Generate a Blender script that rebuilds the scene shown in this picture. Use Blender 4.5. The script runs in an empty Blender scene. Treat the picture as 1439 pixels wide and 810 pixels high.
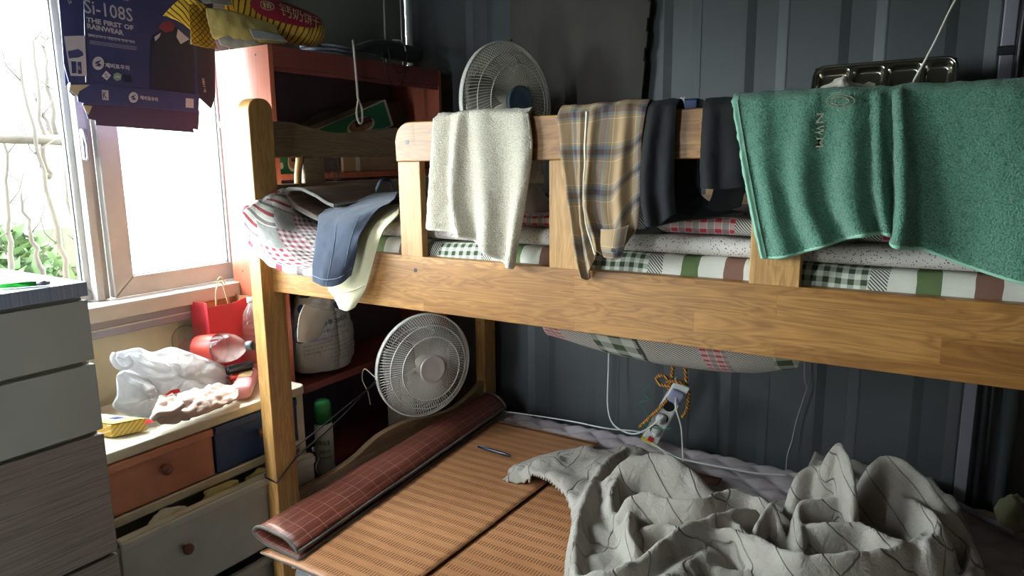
import bpy, bmesh, math, random
from mathutils import Vector, Matrix, noise as mn
random.seed(7)
S = bpy.context.scene
COL = S.collection
PI = math.pi

# ---------------------------------------------------------------- camera
F_PX, CX, CY = 1002.88, 719.5, 405.0
CAM = Vector((0, 0, 1.5))
_yaw, _pit, _rol = .5665558, .18027243, .01249904
_f = Vector((-math.sin(_yaw)*math.cos(_pit), math.cos(_yaw)*math.cos(_pit), -math.sin(_pit)))
_r = Vector((math.cos(_yaw), math.sin(_yaw), 0))
_d = _f.cross(_r)
RX = _r*math.cos(_rol) + _d*math.sin(_rol)
DX = -_r*math.sin(_rol) + _d*math.cos(_rol)
cam = bpy.data.cameras.new('camera'); camo = bpy.data.objects.new('camera', cam); COL.objects.link(camo)
cam.sensor_width = 36; cam.lens = F_PX/1439*36; cam.clip_start = .02; cam.clip_end = 200
m = Matrix.Identity(4)
for i in range(3):
    m[i][0] = RX[i]; m[i][1] = -DX[i]; m[i][2] = -_f[i]; m[i][3] = CAM[i]
camo.matrix_world = m
S.camera = camo

# ---------------------------------------------------------------- light
S.view_settings.view_transform = 'Standard'; S.view_settings.look = 'None'
S.view_settings.gamma = 1; S.view_settings.exposure = 0.1
try: S.view_settings.use_curve_mapping = False
except Exception: pass
W = bpy.data.worlds.new('world'); S.world = W; W.use_nodes = True
bg = W.node_tree.nodes['Background']
bg.inputs[0].default_value = (.86, .93, 1, 1); bg.inputs[1].default_value = 46.0
def portal(name, loc, rot, sx, sy):
    l = bpy.data.lights.new(name, 'AREA'); l.shape = 'RECTANGLE'; l.size = sx; l.size_y = sy
    l.cycles.is_portal = True
    o = bpy.data.objects.new(name, l); COL.objects.link(o); o.location = loc; o.rotation_euler = rot
portal('window_portal', (-2.26, .72, 1.55), (0, -PI/2, 0), .95, 2.0)
portal('fill_slot_portal', (-1.44, -.93, 1.05), (PI/2, 0, 0), .12, 2.0)  # unseen slot behind the camera, narrowed to hold down the fill light
sun = bpy.data.lights.new('sun', 'SUN'); sun.energy = 15; sun.angle = .02; sun.color = (1, .93, .8)
so = bpy.data.objects.new('sun', sun); COL.objects.link(so)
so.rotation_euler = Vector((-.62, .35, 1.15)).to_track_quat('Z', 'Y').to_euler()

# ---------------------------------------------------------------- helpers
def ray(px, py):
    return RX*((px-CX)/F_PX) + DX*((py-CY)/F_PX) + _f
def _pl(px, py, ax, v):
    w = ray(px, py); return CAM + w*((v-CAM[ax])/w[ax])
def PX(px, py, x): return _pl(px, py, 0, x)
def PY(px, py, y): return _pl(px, py, 1, y)
def PZ(px, py, z): return _pl(px, py, 2, z)

def lin(c):
    if isinstance(c, str):
        c = c.lstrip('#'); c = [int(c[i:i+2], 16)/255 for i in (0, 2, 4)]
    return tuple((x/12.92 if x <= .04045 else ((x+.055)/1.055)**2.4) for x in c[:3]) + (1,)

class NT:
    """tiny helper round a material's node tree"""
    def __init__(s, name):
        s.m = bpy.data.materials.new(name); s.m.use_nodes = True; s.t = s.m.node_tree
        s.b = s.t.nodes['Principled BSDF']; s.out = s.t.nodes['Material Output']
    def n(s, typ, **kw):
        x = s.t.nodes.new(typ)
        for k, v in kw.items(): setattr(x, k, v)
        return x
    def put(s, sock, v):
        if isinstance(v, bpy.types.NodeSocket): s.t.links.new(v, sock)
        elif isinstance(v, (tuple, list)) and len(v) == 3 and sock.type == 'RGBA': sock.default_value = tuple(v)+(1,)
        else: sock.default_value = v
    def math(s, op, a, b=0.0, c=None):
        x = s.n('ShaderNodeMath', operation=op); s.put(x.inputs[0], a); s.put(x.inputs[1], b)
        if c is not None: s.put(x.inputs[2], c)
        return x.outputs[0]
    def mix(s, f, a, b, mode='MIX'):
        x = s.n('ShaderNodeMix', data_type='RGBA', blend_type=mode)
        s.put(x.inputs[0], f); s.put(x.inputs[6], a); s.put(x.inputs[7], b); return x.outputs[2]
    def coord(s, kind='Object'):
        return s.n('ShaderNodeTexCoord').outputs[kind]
    def sep(s, v):
        x = s.n('ShaderNodeSeparateXYZ'); s.put(x.inputs[0], v); return x.outputs
    def com(s, a, b, c=0.0):
        x = s.n('ShaderNodeCombineXYZ'); s.put(x.inputs[0], a); s.put(x.inputs[1], b); s.put(x.inputs[2], c); return x.outputs[0]
    def scale(s, v, k):
        x = s.n('ShaderNodeVectorMath', operation='MULTIPLY'); s.put(x.inputs[0], v)
        x.inputs[1].default_value = k if isinstance(k, (tuple, list)) else (k, k, k); return x.outputs[0]
    def add(s, v, w):
        x = s.n('ShaderNodeVectorMath', operation='ADD'); s.put(x.inputs[0], v); s.put(x.inputs[1], w); return x.outputs[0]
    def noise(s, v, scale, detail=3, rough=.55, col=False, dist=0):
        x = s.n('ShaderNodeTexNoise'); s.put(x.inputs['Vector'], v); x.inputs['Scale'].default_value = scale
        x.inputs['Detail'].default_value = detail; x.inputs['Roughness'].default_value = rough
        x.inputs['Distortion'].default_value = dist
        return x.outputs[1 if col else 0]
    def vor(s, v, scale, out=0, feature='F1'):
        x = s.n('ShaderNodeTexVoronoi', feature=feature); s.put(x.inputs['Vector'], v); x.inputs['Scale'].default_value = scale
        return x.outputs[out]
    def ramp(s, f, pts, const=False):
        x = s.n('ShaderNodeValToRGB'); s.put(x.inputs[0], f); e = x.color_ramp.elements
        if const: x.color_ramp.interpolation = 'CONSTANT'
        while len(e) < len(pts): e.new(.5)
        for i, (p, c) in enumerate(pts):
            e[i].position = p; e[i].color = c if len(c) == 4 else tuple(c)+(1,)
        return x.outputs[0]
    def maprange(s, v, a, b, c=0.0, d=1.0):
        x = s.n('ShaderNodeMapRange'); s.put(x.inputs[0], v)
        for i, k in enumerate((a, b, c, d)): x.inputs[i+1].default_value = k
        return x.outputs[0]
    def bump(s, h, strength=.5, dist=.002, prev=None):
        x = s.n('ShaderNodeBump'); s.put(x.inputs['Height'], h)
        x.inputs['Strength'].default_value = strength; x.inputs['Distance'].default_value = dist
        if prev is not None: s.t.links.new(prev, x.inputs['Normal'])
        s.t.links.new(x.outputs[0], s.b.inputs['Normal']); return x.outputs[0]
    def fin(s, col=None, rough=None, metal=None, **kw):
        if col is not None: s.put(s.b.inputs['Base Color'], col)
        if rough is not None: s.put(s.b.inputs['Roughness'], rough)
        if metal is not None: s.put(s.b.inputs['Metallic'], metal)
        for k, v in kw.items(): s.put(s.b.inputs[k.replace('_', ' ')], v)
        return s.m

def plain(name, col, rough=.6, metal=0, var=.12, vs=6, bump=0, bs=200, bd=.001, **kw):
    t = NT(name); c = lin(col); o = t.coord()
    if var:
        dark = tuple(x*(1-var) for x in c[:3])+(1,); lite = tuple(min(1, x*(1+var)) for x in c[:3])+(1,)
        f = t.noise(o, vs, 4, .6); colr = t.ramp(f, [(.3, dark), (.7, lite)])
    else: colr = c
    if bump: t.bump(t.noise(o, bs, 3), bump, bd)
    return t.fin(colr, rough, metal, **kw)

def wood(name, axis, c1, c2, c3, strip=.048, length=.42, grain=1.0, rough=.42):
    """laminated, finger-jointed timber running along an axis"""
    t = NT(name); X, Y, Z = t.sep(t.coord())
    a, b, c = {'x': (X, Z, Y), 'y': (Y, Z, X), 'z': (Z, X, Y)}[axis]
    v = t.com(a, b, c)
    if axis == 'z': bb = t.math('ADD', X, Y); v = t.com(a, bb, c)
    br = t.n('ShaderNodeTexBrick'); t.put(br.inputs['Vector'], v)
    br.offset = .37; br.inputs['Scale'].default_value = 1
    br.inputs['Color1'].default_value = (0, 0, 0, 1); br.inputs['Color2'].default_value = (1, 1, 1, 1); br.inputs['Mortar'].default_value = (.25, .25, .25, 1)
    br.inputs['Mortar Size'].default_value = .0006; br.inputs['Brick Width'].default_value = length; br.inputs['Row Height'].default_value = strip
    br.inputs['Bias'].default_value = 0
    rnd = br.outputs[0]
    off = t.scale(rnd, (3.1, 5.3, 0))
    vv = t.add(t.scale(v, (1.6, 13, 13)), off)
    big = t.noise(vv, 1.6, 3, .5, dist=1.2)
    rings = t.math('FRACT', t.math('MULTIPLY', big, 9.0*grain))
    rings = t.math('ABSOLUTE', t.math('SUBTRACT', rings, .5))
    fine = t.noise(t.scale(v, (6, 260, 260)), 1, 2, .6)
    f = t.math('ADD', t.math('MULTIPLY', rings, .7), t.math('MULTIPLY', fine, .55))
    base = t.mix(rnd, lin(c1), lin(c2))
    col = t.mix(t.math('MULTIPLY', t.maprange(f, .25, .75), .75), base, lin(c3))
    t.bump(f, .15, .0006)
    return t.fin(col, rough)

# mesh building ------------------------------------------------------
ORG = {}
def wloc(o):
    return ORG.get(o.name, Vector((0, 0, 0))) if o else Vector((0, 0, 0))
def props(o, label=None, cat=None, group=None, kind=None):
    if label: o['label'] = label
    if cat: o['category'] = cat
    if group: o['group'] = group
    if kind: o['kind'] = kind
    return o
def thing(name, loc, label, cat, group=None):
    o = bpy.data.objects.new(name, None); COL.objects.link(o); o.location = loc; o.empty_display_size = .05
    ORG[o.name] = Vector(loc); return props(o, label, cat, group)
def struct_root(name, loc=(0, 0, 0)):
    o = bpy.data.objects.new(name, None); COL.objects.link(o); o.location = loc; ORG[o.name] = Vector(loc); o['kind'] = 'structure'; return o

class MB:
    def __init__(s): s.v = []; s.f = []; s.uv = None
    def quad_strip(s, ring, n, closed):
        pass
    def box(s, x0, x1, y0, y1, z0, z1, M=None):
        k = len(s.v)
        vs = [Vector((x, y, z)) for x in (x0, x1) for y in (y0, y1) for z in (z0, z1)]
        if M is not None: vs = [M @ v for v in vs]
        s.v += vs
        for q in ((0, 1, 3, 2), (4, 6, 7, 5), (0, 4, 5, 1), (2, 3, 7, 6), (0, 2, 6, 4), (1, 5, 7, 3)): s.f.append([k+i for i in q])
        return s
    def rings(s, rs, closed=True, cap=True, M=None):
        """rs: list of rings (lists of points) of equal length"""
        k = len(s.v); n = len(rs[0])
        for r in rs:
            for p in r: s.v.append(M @ Vector(p) if M is not None else Vector(p))
        m_ = n if closed else n-1
        for i in range(len(rs)-1):
            for j in range(m_):
                a = k+i*n+j; b = k+i*n+(j+1) % n
                s.f.append([a, b, b+n, a+n])
        if cap and closed:
            s.f.append([k+j for j in range(n)][::-1]); s.f.append([k+(len(rs)-1)*n+j for j in range(n)])
        return s
    def lathe(s, prof, n=24, M=None, cap=True):
        return s.rings([[(r*math.cos(2*PI*j/n), r*math.sin(2*PI*j/n), z) for j in range(n)] for r, z in prof], M=M, cap=cap)
    def tube(s, pts, r, n=6, M=None, cap=True, closed_path=False):
        pts = [Vector(p) for p in pts]; rr = r if isinstance(r, (list, tuple)) else [r]*len(pts)
        rs = []; up = Vector((0, 0, 1)); N = len(pts); prev = None
        for i, p in enumerate(pts):
            if closed_path: t = pts[(i+1) % N]-pts[i-1]
            else: t = pts[min(i+1, N-1)]-pts[max(i-1, 0)]
            if t.length < 1e-9: t = Vector((0, 0, 1))
            t.normalize()
            if prev is None:
                a = t.cross(up); 
                if a.length < .05: a = t.cross(Vector((1, 0, 0)))
            else: a = prev - t*prev.dot(t)
            a.normalize(); prev = a; b = t.cross(a)
            rs.append([p+(a*math.cos(2*PI*j/n)+b*math.sin(2*PI*j/n))*rr[i] for j in range(n)])
        if closed_path: rs.append(rs[0]); return s.rings(rs, M=M, cap=False)
        return s.rings(rs, M=M, cap=cap)
    def prism(s, poly, d, M=None):
        """poly: 3d points of a planar outline; d: thickness vector"""
        k = len(s.v); n = len(poly); d = Vector(d)
        P = [Vector(p) for p in poly]
        for p in P: s.v.append(M @ p if M is not None else p)
        for p in P: s.v.append(M @ (p+d) if M is not None else p+d)
        s.f.append([k+i for i in range(n)][::-1]); s.f.append([k+n+i for i in range(n)])
        for i in range(n): j = (i+1) % n; s.f.append([k+i, k+j, k+n+j, k+n+i])
        return s
    def ball(s, c, r, nu=14, nv=9, M=None):
        c = Vector(c); r = r if isinstance(r, (tuple, list)) else (r, r, r); rs = []
        for i in range(nv+1):
            th = PI*(i/nv); th = max(.03, min(PI-.03, th))
            rs.append([c+Vector((r[0]*math.sin(th)*math.cos(2*PI*j/nu), r[1]*math.sin(th)*math.sin(2*PI*j/nu), -r[2]*math.cos(th))) for j in range(nu)])
        return s.rings(rs, M=M)
    def grid(s, P, U=None):
        """P[i][j] points; sheet. records uvs"""
        k = len(s.v); n = len(P[0])
        for r in P: s.v += [Vector(p) for p in r]
        for i in range(len(P)-1):
            for j in range(n-1):
                a = k+i*n+j; s.f.append([a, a+1, a+n+1, a+n])
        if U is not None:
            s.uv = (s.uv or {}); 
            for i, r in enumerate(U):
                for j, q in enumerate(r): s.uv[k+i*n+j] = q
        return s
    def build(s, name, mat, parent=None, origin=None, smooth=False, bevel=0, solid=0, sub=0, fixn=True, label=None, solid_off=-1, seg=2):
        if parent is not None: off = wloc(parent)
        elif origin is not None: off = Vector(origin)
        else:
            xs = [v.x for v in s.v]; ys = [v.y for v in s.v]; zs = [v.z for v in s.v]
            off = Vector(((min(xs)+max(xs))/2, (min(ys)+max(ys))/2, min(zs)))
        me = bpy.data.meshes.new(name)
        me.from_pydata([tuple(v-off) for v in s.v], [], s.f)
        if s.uv:
            ul = me.uv_layers.new(name='uv')
            for lp in me.loops: ul.data[lp.index].uv = s.uv.get(lp.vertex_index, (0, 0))
        if fixn:
            bm = bmesh.new(); bm.from_mesh(me); bmesh.ops.recalc_face_normals(bm, faces=bm.faces); bm.to_mesh(me); bm.free()
        if smooth: me.polygons.foreach_set('use_smooth', [True]*len(me.polygons))
        me.materials.append(mat)
        o = bpy.data.objects.new(name, me); COL.objects.link(o)
        if parent is not None: o.parent = parent; ORG[o.name] = off
        else: o.location = off; ORG[o.name] = off
        if sub:
            q = o.modifiers.new('sub', 'SUBSURF'); q.levels = sub; q.render_levels = sub
        if solid:
            q = o.modifiers.new('solid', 'SOLIDIFY'); q.thickness = solid; q.offset = solid_off
        if bevel:
            q = o.modifiers.new('bevel', 'BEVEL'); q.width = bevel; q.segments = seg; q.limit_method = 'ANGLE'; q.angle_limit = .6
            me.polygons.foreach_set('use_smooth', [True]*len(me.polygons))
            w = o.modifiers.new('wn', 'WEIGHTED_NORMAL'); w.keep_sharp = True
        if label: o['label'] = label
        return o

def bx(name, b, mat, parent=None, bevel=.0015, **kw):
    return MB().box(*b).build(name, mat, parent, bevel=bevel, **kw)

def cr(p0, p1, p2, p3, t):
    return (p1*2 + (p2-p0)*t + (p0*2-p1*5+p2*4-p3)*t*t + (p1*3-p0-p2*3+p3)*t*t*t)*.5
def spline(P, n, closed=False):
    """catmull-rom through P, n samples per span"""
    P = [Vector(p) for p in P]; out = []; N = len(P)
    for i in range(N if closed else N-1):
        if closed: a, b, c, d = P[i-1], P[i], P[(i+1) % N], P[(i+2) % N]
        else: a, b, c, d = P[max(i-1, 0)], P[i], P[i+1], P[min(i+2, N-1)]
        for k in range(n): out.append(cr(a, b, c, d, k/n))
    if not closed: out.append(P[-1])
    return out
def patch(G, nu, nv):
    """G rows x cols of control points -> fine grid + uv in metres"""
    rows = [spline(r, nu) for r in G]
    cols = list(zip(*rows)); cols = [spline(c, nv) for c in cols]
    P = [list(r) for r in zip(*cols)]
    U = []
    wid = sum((P[len(P)//2][j+1]-P[len(P)//2][j]).length for j in range(len(P[0])-1))
    hgt = sum((P[i+1][len(P[0])//2]-P[i][len(P[0])//2]).length for i in range(len(P)-1))
    for i in range(len(P)): U.append([(wid*j/(len(P[0])-1), hgt*i/(len(P)-1)) for j in range(len(P[0]))])
    return P, U
def crumple(P, amp, sc, seed=0, ridge=False, oct=3):
    """push a fine grid along its normals with noise"""
    n, k = len(P), len(P[0]); Q = [[None]*k for _ in range(n)]
    for i in range(n):
        for j in range(k):
            a = P[min(i+1, n-1)][j]-P[max(i-1, 0)][j]; b = P[i][min(j+1, k-1)]-P[i][max(j-1, 0)]
            nr = a.cross(b)
            if nr.length > 1e-9: nr.normalize()
            q = P[i][j]*sc+Vector((seed*7.3, seed*3.1, seed*1.7)); s_ = 0; w = 1; tot = 0
            for o_ in range(oct):
                z = mn.noise(q*(2**o_)); 
                if ridge: z = 1-2*abs(z)
                s_ += z*w; tot += w; w *= .5
            Q[i][j] = P[i][j]+nr*(amp*s_/tot)
    return Q
def text(name, s, O, A, B, mat, parent, bold=0.0, lift=None, fn=None, width=None, cap=False, sp=1.0):
    """lettering: O = baseline left corner, A = vector spanning the whole width, B = vector of the letter height"""
    cu = bpy.data.curves.new(name, 'FONT'); cu.body = s; cu.size = 1; cu.resolution_u = 2; cu.offset = bold; cu.space_character = sp
    t = bpy.data.objects.new(name, cu); COL.objects.link(t)
    me = bpy.data.meshes.new_from_object(t); bpy.data.objects.remove(t)
    if not len(me.vertices): return None
    xs = [v.co.x for v in me.vertices]; ys = [v.co.y for v in me.vertices]
    x0, x1, y0, y1 = min(xs), max(xs), min(ys), max(ys)
    off = wloc(parent)
    for v in me.vertices:
        u = (v.co.x-x0)/(x1-x0); w = (v.co.y-y0)/max(1e-6, y1-y0)
        p = fn(u, w) if fn else Vector(O)+Vector(A)*u+Vector(B)*w
        v.co = p-off
    me.materials.clear(); me.materials.append(mat)
    o = bpy.data.objects.new(name, me); COL.objects.link(o); o.parent = parent; ORG[o.name] = off
    return o
def ptext(name, s, p0, p1, h, pl, mat, parent, lift, bold=0.0, updir=None):
    """lettering from picture anchors projected on a real plane pl(px,py)"""
    O = pl(*p0); A = pl(*p1)-O; up = updir if updir is not None else pl(p0[0]-h*.1, p0[1]-h)-O
    return text(name, s, O+Vector(lift), A, up, mat, parent, bold)
# ---------------------------------------------------------------- materials (room)
M = {}
M['wall_grey'] = plain('wall_grey_paint', '#4a4b49', .6)
M['wall_dark'] = plain('wall_dark_paint', '#44484a', .5, var=.15, vs=3, bump=.15, bs=60)
M['wall_left'] = plain('wall_green_grey', '#82877a', .6, var=.08, vs=3)
M['board_cream'] = plain('cream_board', '#c9c0a4', .55, var=.10, vs=5)
M['upvc'] = plain('white_upvc', '#c2bdb8', .35, var=.07, vs=12)
M['alu'] = plain('grey_aluminium', '#8f8c96', .35, metal=.3, var=.08)
M['floor'] = plain('floor_vinyl', '#5a5048', .5, var=.2, vs=5)
M['ceiling'] = plain('ceiling_grey', '#4c4b47', .8)
M['black'] = plain('black_plastic', '#101114', .4, var=0)
M['white_plastic'] = plain('white_plastic', '#d8d5cb', .35, var=.06, vs=20)

def glass(name, tint=(.95, .98, .97), milk=0.0, gloss=.06):
    t = NT(name); tr = t.n('ShaderNodeBsdfTransparent'); tr.inputs[0].default_value = tint+(1,)
    g = t.n('ShaderNodeBsdfGlossy'); g.inputs['Roughness'].default_value = .05
    lw = t.n('ShaderNodeLayerWeight'); fac = t.math('ADD', t.math('MULTIPLY', t.math('POWER', lw.outputs[1], 5), .9), .03)
    mx = t.n('ShaderNodeMixShader'); t.put(mx.inputs[0], fac); t.put(mx.inputs[1], tr.outputs[0]); t.put(mx.inputs[2], g.outputs[0]); out = mx.outputs[0]
    if milk:
        tl = t.n('ShaderNodeBsdfTranslucent'); tl.inputs[0].default_value = (.95, .97, .95, 1)
        m2 = t.n('ShaderNodeMixShader'); t.put(m2.inputs[0], milk); t.put(m2.inputs[1], out); t.put(m2.inputs[2], tl.outputs[0]); out = m2.outputs[0]
    t.t.links.new(out, t.out.inputs[0]); return t.m
M['glass'] = glass('window_glass')
M['glass_frost'] = glass('frosted_glass', milk=.35)

# ---------------------------------------------------------------- shell
XL, YB, XR, YF, ZC = -2.2, 2.55, .75, -.85, 2.45
bx('floor', (XL-.1, XR+.1, YF-.1, YB+.1, -.05, 0), M['floor'], bevel=0)['kind'] = 'structure'
bx('ceiling', (XL-.1, XR+.1, YF-.1, YB+.1, ZC, ZC+.05), M['ceiling'], bevel=0)['kind'] = 'structure'
# back wall: corrugated steel in panels with a welded seam between them
wb = struct_root('wall_back')
bx('backing_sheet', (XL, XR, YB+.045, YB+.06, 0, ZC), M['wall_dark'], wb, bevel=0)
seam = -.83-.29*5
k = 0
while seam < XR:
    x0, x1 = max(seam, XL), min(seam+.29, XR)
    if x1-x0 > .02:
        prof = [(0, .0), (.0015, .0012), (.003, 0), (.155, 0), (.185, .008), (.255, .008), (.285, 0), (.29, 0)]
        mb = MB(); pts = []
        for u, d in prof:
            x = seam+u
            if x < x0-1e-6 or x > x1+1e-6: continue
            pts.append((x, YB+d))
        if pts[-1][0] < x1-1e-3: pts.append((x1, pts[-1][1]))
        mb.grid([[(x, y, 0) for x, y in pts], [(x, y, ZC) for x, y in pts]])
        mb.build('panel', M['wall_dark'], wb, fixn=False)
    seam += .29
# left wall with the window hole
WY0, WY1, WZ0, WZ1 = -.25, 1.66, 1.085, 2.06
wl = struct_root('wall_left')
bx('upper_panel', (XL-.05, XL, YF, WY1, WZ1, ZC), M['wall_left'], wl)
bx('panel', (XL-.05, XL, WY1, 2.45, 0, ZC), M['wall_left'], wl)
bx('panel', (XL-.05, XL+.004, 2.456, YB+.04, 0, ZC), M['wall_left'], wl)
bx('panel', (XL-.05, XL, YF, WY0, 0, ZC), M['wall_left'], wl)
for y0, y1 in ((WY0, .62), (.625, 1.362), (1.367, WY1)):
    bx('cream_panel', (XL-.05, XL, y0, y1, 0, 1.0), M['board_cream'], wl)
bx('baseboard_left', (XL, XL+.012, YF, .0, 0, .08), M['alu'])['kind'] = 'structure'
bx('wall_right', (XR, XR+.06, YF, YB, 0, ZC), M['wall_grey'], bevel=0)['kind'] = 'structure'
wf = struct_root('wall_front')
for b in ((XL, -1.5, 0, ZC), (-1.38, XR, 0, ZC), (-1.5, -1.38, 2.06, ZC)):  # gap between the panels is the unseen slot, sized for the fill light
    bx('panel', (b[0], b[1], YF-.05, YF, b[2], b[3]), M['wall_left'], wf)
t_ = MB().tube([(-2.165, 2.535, .0), (-2.165, 2.535, ZC)], .008, 8).build('trim_1', M['alu'], smooth=True); t_['kind'] = 'structure'

# ---------------------------------------------------------------- window
wn = struct_root('window_1', (XL, .7, WZ0))
bx('sill', (XL-.08, -2.135, WY0, 1.66, 1.035, 1.083), M['upvc'], wn, .004)
bx('sill_profile', (XL-.02, -2.15, WY0, 1.66, .985, 1.035), M['alu'], wn, .003)
bx('sill_groove', (-2.15, -2.147, WY0, 1.66, 1.008, 1.012), M['upvc'], wn, 0)
bx('outer_frame', (XL-.09, XL-.0, WY0, WY1, WZ1-.05, WZ1), M['upvc'], wn, .003)
bx('outer_frame', (XL-.09, XL-.0, WY0, WY0+.05, WZ0, WZ1-.05), M['upvc'], wn, .003)
bx('outer_frame', (XL-.09, XL-.06, WY0+.05, WY1, WZ0, WZ0+.02), M['upvc'], wn, .003)
def sash(y0, y1, x0, x1, stile, rail, glassm, frost=False):
    s = MB(); z0, z1 = WZ0+.002, WZ1-.05
    def fr(poly): return MB().prism([(x0, y, z) for y, z in poly], (x1-x0, 0, 0)).build('sash_frame', M['upvc'], wn, bevel=.004)
    a, b, c, d = y0, y1, z0, z1
    g = .0006
    fr([(a, c+g), (a+stile, c+rail+g), (a+stile, d-rail-g), (a, d-g)])
    fr([(b, c+g), (b, d-g), (b-stile, d-rail-g), (b-stile, c+rail+g)])
    fr([(a+g, c), (b-g, c), (b-stile-g, c+rail), (a+stile+g, c+rail)])
    fr([(a+g, d), (a+stile+g, d-rail), (b-stile-g, d-rail), (b-g, d)])
    xm = (x0+x1)/2
    bx('glass_pane', (xm-.003, xm+.003, a+stile-.006, b-stile+.006, c+rail-.006, d-rail+.006), glassm, wn, 0)
    f = MB()
    for (p, q, r_, t) in ((a+stile, a+stile+.003, c+rail, d-rail), (b-stile-.003, b-stile, c+rail, d-rail), (a+stile, b-stile, c+rail, c+rail+.003)):
        f.box(xm-.005, xm+.008, p, q, r_, t)
    f.build('gasket', M['black'], wn)
sash(1.172, 1.655, XL-.035, XL+.0, .066, .062, M['glass_frost'])
sash(-.2, 1.138, XL-.078, XL-.045, .030, .05, M['glass'])
# narrow meeting strips between the two sashes
bx('meeting_stile', (XL-.045, XL-.012, 1.125, 1.150, WZ0, WZ1-.05), M['upvc'], wn, .003)
bx('meeting_stile', (XL-.045, XL-.025, 1.150, 1.170, WZ0, WZ1-.05), M['upvc'], wn, .002)
lt = bx('latch', (XL-.012, XL+.002, 1.128, 1.146, 1.51, 1.60), M['alu'], wn, .002)
mb = MB().tube([(XL+.002, 1.13, 1.595), (XL+.02, 1.127, 1.575), (XL+.022, 1.13, 1.555), (XL+.012, 1.134, 1.54), (XL+.02, 1.13, 1.52), (XL+.004, 1.134, 1.51)], .005, 8)
mb.build('latch_handle', M['alu'], lt, smooth=True)
bx('stop_block', (XL+.0, XL+.012, 1.592, 1.604, 1.615, 1.635), M['upvc'], wn, .001)

# ---------------------------------------------------------------- outdoors
M['foliage'] = plain('foliage', '#25380f', .7, var=.5, vs=9)
M['bark'] = plain('pale_bark', '#30281f', .8, var=.2)
M['ground'] = plain('outside_soil', '#45462c', .9, var=.3, vs=1)
M['blue_roof'] = plain('blue_roof_sheet', '#1c2936', .5, var=.05)
M['render_white'] = plain('pale_render', '#8a867c', .8, var=.05)
M['dark_glass'] = plain('dark_glass', '#3a444c', .2, var=0)
bx('ground_outside', (-40, XL-.11, -18, 40, -.35, -.3), M['ground'], bevel=0)['kind'] = 'structure'
hb = thing('far_building', (-11, 3.5, -.3), 'pale building with a corrugated blue roof seen through the left pane', 'building')
bx('wall', (-14, -11, -3, 9.5, -.3, 2.75), M['render_white'], hb, 0)
bx('eave', (-11, -10.7, -3.2, 9.7, 2.66, 2.80), M['dark_glass'], hb, 0)
mb = MB(); ys = [-3.3+.13*i for i in range(101)]
mb.grid([[(-10.65, y, 2.80+.03*(i % 2)) for i, y in enumerate(ys)], [(-14.2, y, 4.3+.03*(i % 2)) for i, y in enumerate(ys)]])
mb.build('roof_sheet', M['blue_roof'], hb, fixn=False)
for y, z, w, h in ((3.9, 1.0, .5, .35), (6.9, 1.2, .7, .6), (1.8, 1.1, .6, .5)):
    f = bx('window', (-11.02, -10.97, y, y+w, z, z+h), M['upvc'], hb, 0); bx('pane', (-10.97, -10.955, y+.05, y+w-.05, z+.05, z+h-.05), M['dark_glass'], f, 0)
fence = thing('garden_fence', (-7, 3, -.3), 'low dark fence at the far edge of the garden outside the window', 'fence')
for i in range(26):
    bx('slat', (-7.03, -7.0, -1.0+i*.27, -.76+i*.27, .55, .92), M['foliage'], fence, 0)
bx('post', (-7.06, -7.03, -1.0, 6.0, -.3, .6), M['bark'], fence, 0)
rp = MB().tube([PX(-90, 196, -3.3), PX(0, 194, -3.3), PX(60, 196, -3.3), PX(130, 200, -3.3)], .022, 8).build('pole', M['bark'], smooth=True)
props(rp, 'pale horizontal pole lashed across the bare stakes outside the window', 'pole')
stakes = [((25, 70), (62, 240), (95, 380)), ((45, 40), (60, 190), (70, 250)), ((60, 50), (66, 110), (80, 195)), ((5, 190), (10, 290), (14, 380)), ((27, 270), (45, 330), (60, 380)), ((86, 200), (98, 280), (112, 360)), ((50, 130), (68, 170), (80, 200))]
for i, st in enumerate(stakes):
    pts = spline([PX(x, y, -3.25-.05*i) for x, y in st], 6)
    lo = pts[-1].copy(); lo.z = -.3
    pts = [lo]+pts[::-1] if st[-1][1] > 350 else pts[::-1]
    pts = [p+Vector((0, random.uniform(-.012, .012), 0)) for p in pts]
    mb = MB().tube(pts, [.014-.009*j/len(pts) for j in range(len(pts))], 6)
    for j in range(3, len(pts), 4):
        q = pts[j]; mb.tube([q, q+Vector((0, random.choice((-1, 1))*.05, .06)), q+Vector((.02, random.choice((-1, 1))*.07, .14))], .003, 4)
    o = mb.build('bare_branch', M['bark'], smooth=True)
    props(o, ['long bare branch slanting across the blue roof outside', 'thin bare branch crossing the slanting one near the roof', 'short bare twig beside the carton edge outside', 'upright bare stake at the far left edge of the window', 'bare stake rising from the bushes below the pale pole', 'bare branch nearest the window frame below the pole', 'short bare twig above the pale pole'][i], 'branch', 'bare branches outside the window')
def leafy(name, c, r, n, seed):
    rnd = random.Random(seed); mb = MB()
    for i in range(n):
        th = rnd.uniform(0, 2*PI); ph = rnd.uniform(0, 1); rr = rnd.uniform(.55, 1)
        p = Vector((c[0]+r[0]*rr*math.cos(th)*math.sqrt(1-ph*ph), c[1]+r[1]*rr*math.sin(th)*math.sqrt(1-ph*ph), c[2]+r[2]*rr*ph))
        a = Vector((rnd.gauss(0, 1), rnd.gauss(0, 1), rnd.gauss(0, 1))).normalized(); b = a.orthogonal().normalized()
        L = rnd.uniform(.05, .1); w = L*.3; k = len(mb.v)
        mb.v += [p-a*L, p+b*w, p+a*L, p-b*w]; mb.f.append([k, k+1, k+2, k+3])
    return mb
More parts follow.
